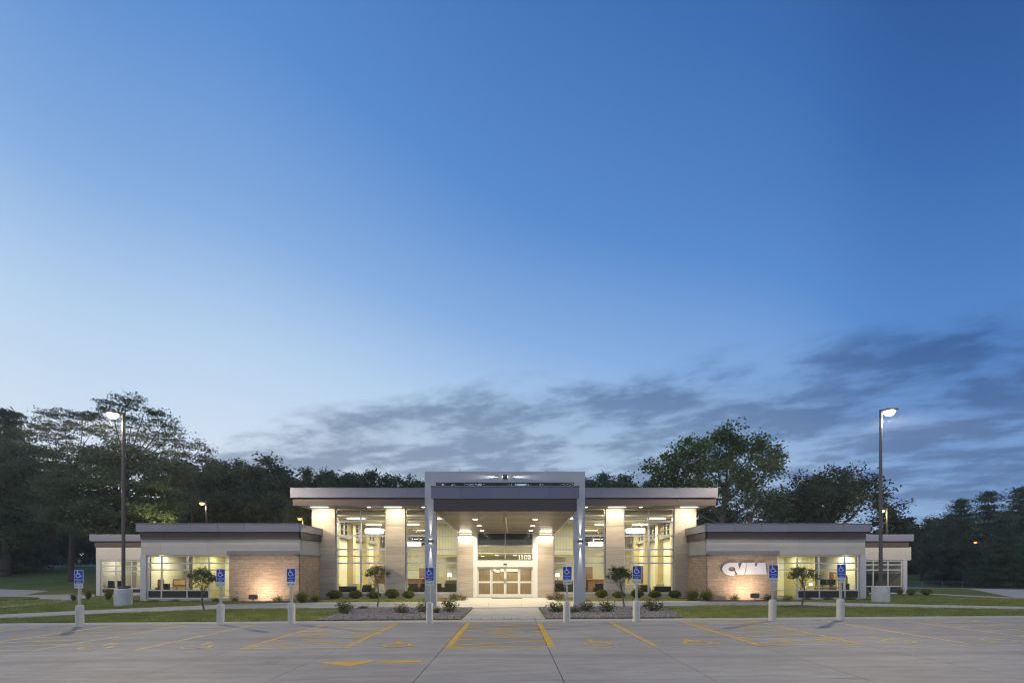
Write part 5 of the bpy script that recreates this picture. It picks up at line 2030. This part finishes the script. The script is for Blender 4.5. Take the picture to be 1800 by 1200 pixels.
pa = proto_pine(41, 10, 4.0, M['leaf_pine'])
pb = proto_pine(42, 10, 3.4, M['leaf_pine'])
ps = proto_pine(43, 10, 2.3, M['leaf_pine'], True)
PINES = [(0, 1690, 880, 78, 'leftmost of the large pines at the right, beside the pink house'),
         (1, 1738, 866, 72, 'tall pine above the small orange street lamp at the right'),
         (0, 1795, 860, 66, 'largest pine at the right edge, tallest of the pines'),
         (1, 1768, 905, 60, 'front pine with low sweeping boughs at the right'),
         (0, 1842, 880, 64, 'pine cut off by the right edge of the picture'),
         (1, 1672, 930, 76, 'short pine left of the orange street lamp at the right'),
         (2, 16, 712, 66, 'pointed spruce on the left skyline'),
         (2, -30, 745, 70, 'second spruce beyond the left edge')]
used = set()
for kind, px, py, D, lab in PINES:
    src = (pa, pb, ps)[kind]
    x = ux(px, D)
    z0 = g(x, D)
    s = (uz(py, D) - z0) / 10
    if kind not in used:
        used.add(kind)
        src.location = (x, D, z0)
        src.scale = (s, s, s)
        src['label'] = lab
        if kind == 2:
            src['group'] = 'spruces on the left skyline'
    else:
        copy_thing(src, (x, D, z0), px * .37, s, lab)


# far wood that closes the horizon
def far_wood():
    P = []
    for k in range(260):
        x = rng.uniform(-190, 190)
        y = rng.uniform(104, 122)
        h = rng.uniform(6, 11.5) + (3 if abs(x) < 70 else 0)
        z0 = g(x, y)
        n = 130
        d = rng.normal(size=(n, 3))
        d /= np.linalg.norm(d, axis=1, keepdims=True)
        P.append(np.array([x, y, z0 + h * .5]) + d * np.array([3.6, 3.0, h * .52]) * rng.uniform(.6, 1, (n, 1)))
    P = np.concatenate(P)
    o = link_mesh('far_woodland', np_mesh('far_woodland', leaf_cards(P, 1.5, 1.1, .3), 4), M['leaf_dark'])
    prop(o, 'far dark wood closing the horizon behind the trees', kind='stuff')


far_wood()


# ------------------------------------------------------------------ young trees and shrubs
def young_tree(px_base, py_base, px_c, py_c, rx, rz, label, seed, per=14, nl=13, lr=.22):
    x, D = gp(px_base, py_base)
    k = D / F
    cx, cz = ux(px_c, D), uz(py_c, D)
    rr = random.Random(seed)
    lob = []
    n = nl
    for i in range(n):
        a = i * 2.399 + seed
        r = math.sqrt((i + .5) / n)
        lob.append((cx + rx * k * .86 * r * math.cos(a), D + rx * k * .86 * r * math.sin(a), cz + rz * k * (rr.uniform(-.25, .75) - .25 * (1 - r)), lr * rr.uniform(.7, 1.25), lr * rr.uniform(.7, 1.25), lr * .75))
    tree_from_lobes('young_tree', label, 'young ornamental trees', (x, D, g(x, D)), (cx, D, cz - rz * k * .75), .040, lob, M['leaf_young'], M['bark_pale'],
                    (.09, .05), per, .85, .12, .3, seed, zsq=.8)


young_tree(358.5, 1073, 355, 1017, 24, 19, 'young tree with loose crown before the left wing window', 51, 12, 12, .26)
young_tree(664, 1067.5, 662, 1008, 24, 14, 'young vase shaped tree in the left gravel bed', 52, 14, 11, .18)
young_tree(1097.5, 1068.5, 1090, 1009, 22, 14, 'young dense tree in the right gravel bed', 53, 20, 14, .22)
young_tree(1410, 1064.5, 1410, 1009, 24, 14, 'young tree in a mulch ring on the right lawn', 54, 13, 15, .21)


def shrub(name, label, group, kind, seed):
    rg = np.random.default_rng(seed)
    t = thing(name, (0, 0, 0), label, 'shrub', group)
    if kind == 'ball':
        n = 1700
        d = rg.normal(size=(n, 3))
        d /= np.linalg.norm(d, axis=1, keepdims=True)
        d[:, 2] = np.where(d[:, 2] < -.4, -d[:, 2], d[:, 2])
        lump = 1 + .10 * np.sin(d[:, :1] * 7 + seed) * np.cos(d[:, 1:2] * 6)
        P = d * np.array([.5, .5, .33]) * lump * rg.uniform(.82, 1.04, (n, 1)) + np.array([0, 0, .30])
        link_mesh('foliage', np_mesh('foliage', leaf_cards(P, .075, .05, .2, rg), 4), M['leaf_box'], t)
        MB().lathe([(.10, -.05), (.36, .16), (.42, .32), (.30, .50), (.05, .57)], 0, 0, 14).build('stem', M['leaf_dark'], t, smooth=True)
        return t
    mb = MB()
    rr = random.Random(seed)
    P, Q = [], []
    spec = dict(rose=(20, .42, .55, 34, .06, .05), loose=(14, .42, .42, 40, .07, .05), low=(16, .55, .20, 46, .09, .035), blue=(16, .50, .34, 60, .06, .035),
                tuft=(26, .34, .62, 0, 0, 0), leafy=(22, .45, .70, 44, .10, .06))[kind]
    nst, rad, hgt, per, ll, lw = spec
    V = []
    for i in range(nst):
        a = rr.uniform(0, 6.283)
        r = rad * math.sqrt(rr.random())
        tip = Vector((r * math.cos(a), r * math.sin(a), hgt * rr.uniform(.55, 1.05) * (1 - .45 * (r / rad) ** 2)))
        if kind == 'tuft':
            for j in range(9):
                b = Vector((rr.uniform(-.06, .06), rr.uniform(-.06, .06), 0))
                q = tip * rr.uniform(.8, 1.1) + Vector((rr.uniform(-.1, .1), rr.uniform(-.1, .1), 0))
                m = b.lerp(q, .55) + Vector((0, 0, .10))
                w = Vector((rr.uniform(-1, 1), rr.uniform(-1, 1), 0)).normalized() * .008
                V += [b - w, b + w, m + w, m - w, m - w, m + w, q + w * .3, q - w * .3]
            continue
        mb.tube((tip.x * .12, tip.y * .12, -.03), tip, .012, .005, 4, cap=False)
        for q_ in (.55, .8, 1.0):
            n = per // 3
            P.append(np.array(tip) * q_ + rg.normal(size=(n, 3)) * np.array([.11, .11, .07 if kind in ('low', 'blue') else .10]))
        if kind == 'rose' and i % 2 == 0:
            Q.append(np.array(tip) + rg.normal(size=(4, 3)) * .04 + np.array([0, 0, .05]))
    if kind == 'tuft':
        link_mesh('foliage', np_mesh('foliage', np.array([tuple(v) for v in V]), 4), M['leaf_gold'], t)
        return t
    P = np.concatenate(P)
    P[:, 2] = np.abs(P[:, 2]) + .01
    lm = {'blue': 'leaf_blue', 'leafy': 'leaf_box'}.get(kind, 'leaf_shrub')
    mb.build('stems', M['bark'], t)
    link_mesh('foliage', np_mesh('foliage', leaf_cards(P, ll, lw, .3, rg), 4), M[lm], t)
    if Q:
        link_mesh('flowers', np_mesh('flowers', leaf_cards(np.concatenate(Q), .075, .065, .6, rg), 4), M['flower'], t)['kind'] = 'stuff'
    return t


def place(kind, name, group, items, seeds=(1, 2)):
    ps_ = [shrub(name, 'x', group, kind, 60 + s) for s in seeds]
    for i, (px, py, wpx, lab) in enumerate(items):
        x, D = gp(px, py)
        if name == 'boxwood_shrub':
            D = 30.75
            x = ux(px, D)
        if name in ('edge_shrub',):
            D = 28.25
            x = ux(px, D)
        w0 = dict(ball=1.04, rose=.66, loose=.95, low=1.2, blue=1.1, tuft=.8, leafy=1.0)[kind]
        s = wpx * D / F / w0
        src = ps_[i % len(ps_)]
        loc = (x, D, g(x, D) + .01)
        sv = (s * random.uniform(.9, 1.08), s * random.uniform(.9, 1.1), s * random.uniform(.82, 1.2))
        if i < len(ps_):
            src.location = loc
            src.scale = sv
            src['label'] = lab
        else:
            copy_thing(src, loc, i * 1.9, sv, lab)


place('ball', 'boxwood_shrub', 'clipped boxwoods along the lobby glass', [
    (588, 1051, 26, 'clipped boxwood at the foot of the left outer column'), (625, 1051, 24, 'clipped boxwood below the long left sofa'),
    (657, 1051, 24, 'clipped boxwood left of the left young tree trunk'), (689, 1051, 24, 'clipped boxwood at the foot of the second column from the left'),
    (718, 1051, 23, 'clipped boxwood next to the left canopy post'), (1057, 1050, 24, 'clipped boxwood right of the right canopy post'),
    (1088, 1050, 23, 'clipped boxwood left of the right young tree trunk'), (1120, 1050, 25, 'clipped boxwood behind the sign right of the right canopy post'),
    (1151, 1050, 25, 'clipped boxwood below the right black sofa'), (1186, 1050, 21, 'clipped boxwood at the foot of the right outer column')])
place('rose', 'rose_shrub', 'flowering shrubs in the gravel beds', [
    (606, 1080, 27, 'reddish rose shrub at the left tip of the left gravel bed'), (706, 1079, 24, 'upright green rose shrub in the middle of the left gravel bed'),
    (744, 1077, 22, 'pink rose shrub behind the bollard before the left canopy post'), (790, 1077, 26, 'pink rose shrub nearest the path in the left gravel bed'),
    (980, 1077, 26, 'dark rose shrub nearest the path in the right gravel bed'), (1030, 1076, 27, 'pink flowering rose shrub before the right canopy post'),
    (1066, 1077, 25, 'tall rose shrub in the middle of the right gravel bed'), (1150, 1075, 26, 'low rose shrub at the right tip of the right gravel bed'),
    (1010, 1078, 16, 'small pale rose shrub beside the bollard right of the path'), (765, 1079, 14, 'small pale rose shrub right of the left bollard in the bed')], (1, 2, 3))
place('rose', 'door_shrub', 'flowering shrubs beside the doors', [
    (797, 1054, 16, 'rose shrub beside the left entrance column'), (812, 1055, 14, 'small rose shrub closest to the doors on their left'),
    (966, 1054, 14, 'small rose shrub closest to the doors on their right'), (981, 1054, 17, 'rose shrub beside the right entrance column')], (4, 5))
place('blue', 'juniper_shrub', 'blue junipers in the gravel beds', [
    (638, 1071, 23, 'blue green juniper in the left gravel bed'), (1140, 1068, 25, 'blue green juniper in the right gravel bed')])
place('leafy', 'green_shrub', 'leafy shrubs beside the brick corners', [
    (530, 1059, 24, 'leafy shrub at the left brick corner'), (554, 1058, 18, 'leafy shrub between the left brick wall and the outer column'),
    (1217, 1055, 24, 'leafy shrub between the right outer column and the brick wall'), (1243, 1056, 24, 'leafy shrub at the right brick corner')])
place('loose', 'edge_shrub', 'small shrubs along the wing walls', [
    (413, 1057, 16, 'small shrub at the left end of the left brick wall'), (488, 1057, 20, 'small pink shrub under the left floodlit brick wall'), (378, 1057, 18, 'small shrub right of the left young tree, under the window'),
    (1292, 1053, 20, 'small shrub under the silver letters'), (1350, 1053, 22, 'small shrub behind the sign beside the silver letters'), (1384, 1053, 18, 'small shrub at the left end of the right wing window')])
place('low', 'low_juniper', 'low junipers under the wing windows', [
    (270, 1058, 22, 'low juniper at the left corner of the left wing'), (307, 1058, 22, 'low juniper under the second left wing window bay'), (342, 1058, 20, 'low juniper left of the left young tree trunk'),
    (1418, 1054, 20, 'low juniper right of the young tree in the mulch ring'), (1456, 1054, 20, 'low juniper left of the rightmost sign'), (1495, 1054, 22, 'low juniper at the right corner of the right wing'),
    (1523, 1055, 20, 'low juniper left of the right lamp pedestal'), (238, 1058, 18, 'low juniper right of the left lamp pedestal')])
place('tuft', 'ornamental_grass', 'ornamental grasses at the ends of the building', [
    (130, 1056, 22, 'golden ornamental grass behind the leftmost sign'), (155, 1052, 24, 'large golden grass right of the leftmost sign'), (190, 1054, 26, 'golden grass left of the left lamp pedestal'),
    (1582, 1045, 24, 'golden grass right of the right lamp pedestal'), (1524, 1048, 16, 'tall golden grass left of the right lamp pedestal')])
place('ball', 'round_shrub', 'round shrubs by the right road', [
    (1601, 1045, 14, 'small round shrub at the right end of the building'), (1628, 1045, 16, 'round shrub beside the road at the right')], (7, 8))


# ------------------------------------------------------------------ distance: fence, house, cables
def far_things():
    D = 68.0
    t = thing('chain_link_fence', (ux(1700, D), D, g(ux(1700, D), D)), 'low chain link fence along the road at the right', 'fence')
    xs = np.arange(ux(1585, D), ux(1900, D), 2.85)
    for i, x in enumerate(xs):
        z = g(x, D)
        MB().tube((x, D, z - .2), (x, D, z + .92), .035, n=6).build('fence_post', M['fence'], t)
    mb, wires = MB(), MB()
    for a, b in zip(xs[:-1], xs[1:]):
        za, zb = g(a, D), g(b, D)
        mb.tube((a, D, za + .90), (b, D, zb + .90), .025, n=5)
        for k in range(19):
            f0, f1 = k / 19, (k + 1) / 19
            wires.tube((a + (b - a) * f0, D, za + .05), (a + (b - a) * f1, D, zb + .88), .005, n=3, cap=False)
            wires.tube((a + (b - a) * f1, D, za + .05), (a + (b - a) * f0, D, zb + .88), .005, n=3, cap=False)
    mb.build('top_rail', M['fence'], t)
    w = wires.build('wire_mesh', M['fence'], t)
    w['kind'] = 'stuff'
    # pink house
    D = 116.0
    x0, x1 = ux(1575, D), ux(1612, D)
    z0 = g(x0, D)
    zt = uz(978, D)
    t = thing('house', (x0, D, z0), 'small pink house with grey gable roof behind the trees at the right', 'house')
    MB().box(x0, x1, D, D + 7, z0 - 1, zt).build('wall', M['pink'], t)
    xm = (x0 + x1) / 2
    MB().wall([(x0 - .3, zt), (x1 + .3, zt), (xm, uz(965, D))], D - .4, D + 7.4).build('roof', M['shingle'], t)
    for a in (.62, .80):
        xw = x0 + (x1 - x0) * a
        f = MB().box(xw - .4, xw + .4, D - .06, D - .001, z0 + 1.2, z0 + 2.5).build('window', M['white_metal'], t)
        MB().box(xw - .32, xw + .32, D - .08, D - .061, z0 + 1.28, z0 + 2.42).build('pane', M['glass_dark'], f)
    # overhead line
    D = 60.0
    t = thing('power_line', (ux(290, D), D, uz(884, D)), 'overhead cables across the dark wood left of the lobby', 'power line')
    for z0_, z1_ in ((uz(882, D), uz(874, D)), (uz(886, D), uz(879, D)), (uz(888.5, D), uz(882, D))):
        mb = MB()
        p = Vector((ux(262, D), D, z0_))
        q = Vector((ux(600, D), D, z1_))
        prev = p
        for i in range(1, 13):
            f = i / 12
            c = p.lerp(q, f) - Vector((0, 0, .5 * 4 * f * (1 - f)))
            mb.tube(prev, c, .022, n=4, cap=False)
            prev = c
        mb.build('cable', M['cable'], t)
    for px, zt in ((262, uz(876, D)), (600, uz(868, D))):
        x = ux(px, D)
        MB().tube((x, D, g(x, D) - .3), (x, D, zt), .16, .12, 8).build('utility_pole', M['bark'], t)
    # door mat
    x = ux(892, 31.2)
    o = MB().box(x - 1.0, x + .95, 30.75, 31.45, .012, .03).build('door_mat', M['mat_rubber'])
    prop(o, 'thin brown mat lying before the glass doors', 'mat')


far_things()


# ------------------------------------------------------------------ evening haze
def haze():
    mb = MB().box(-410, 410, -160, 710, -3, 34)
    m, out = new_mat('evening haze')
    v = nd('ShaderNodeVolumePrincipled')
    v.inputs['Color'].default_value = (.80, .86, .95, 1)
    v.inputs['Density'].default_value = HAZE
    v.inputs['Anisotropy'].default_value = .2
    lk(v.outputs[0], out.inputs['Volume'])
    o = mb.build('haze', m)
    prop(o, 'thin blue evening haze over the whole site', kind='stuff')


HAZE = .00045
haze()
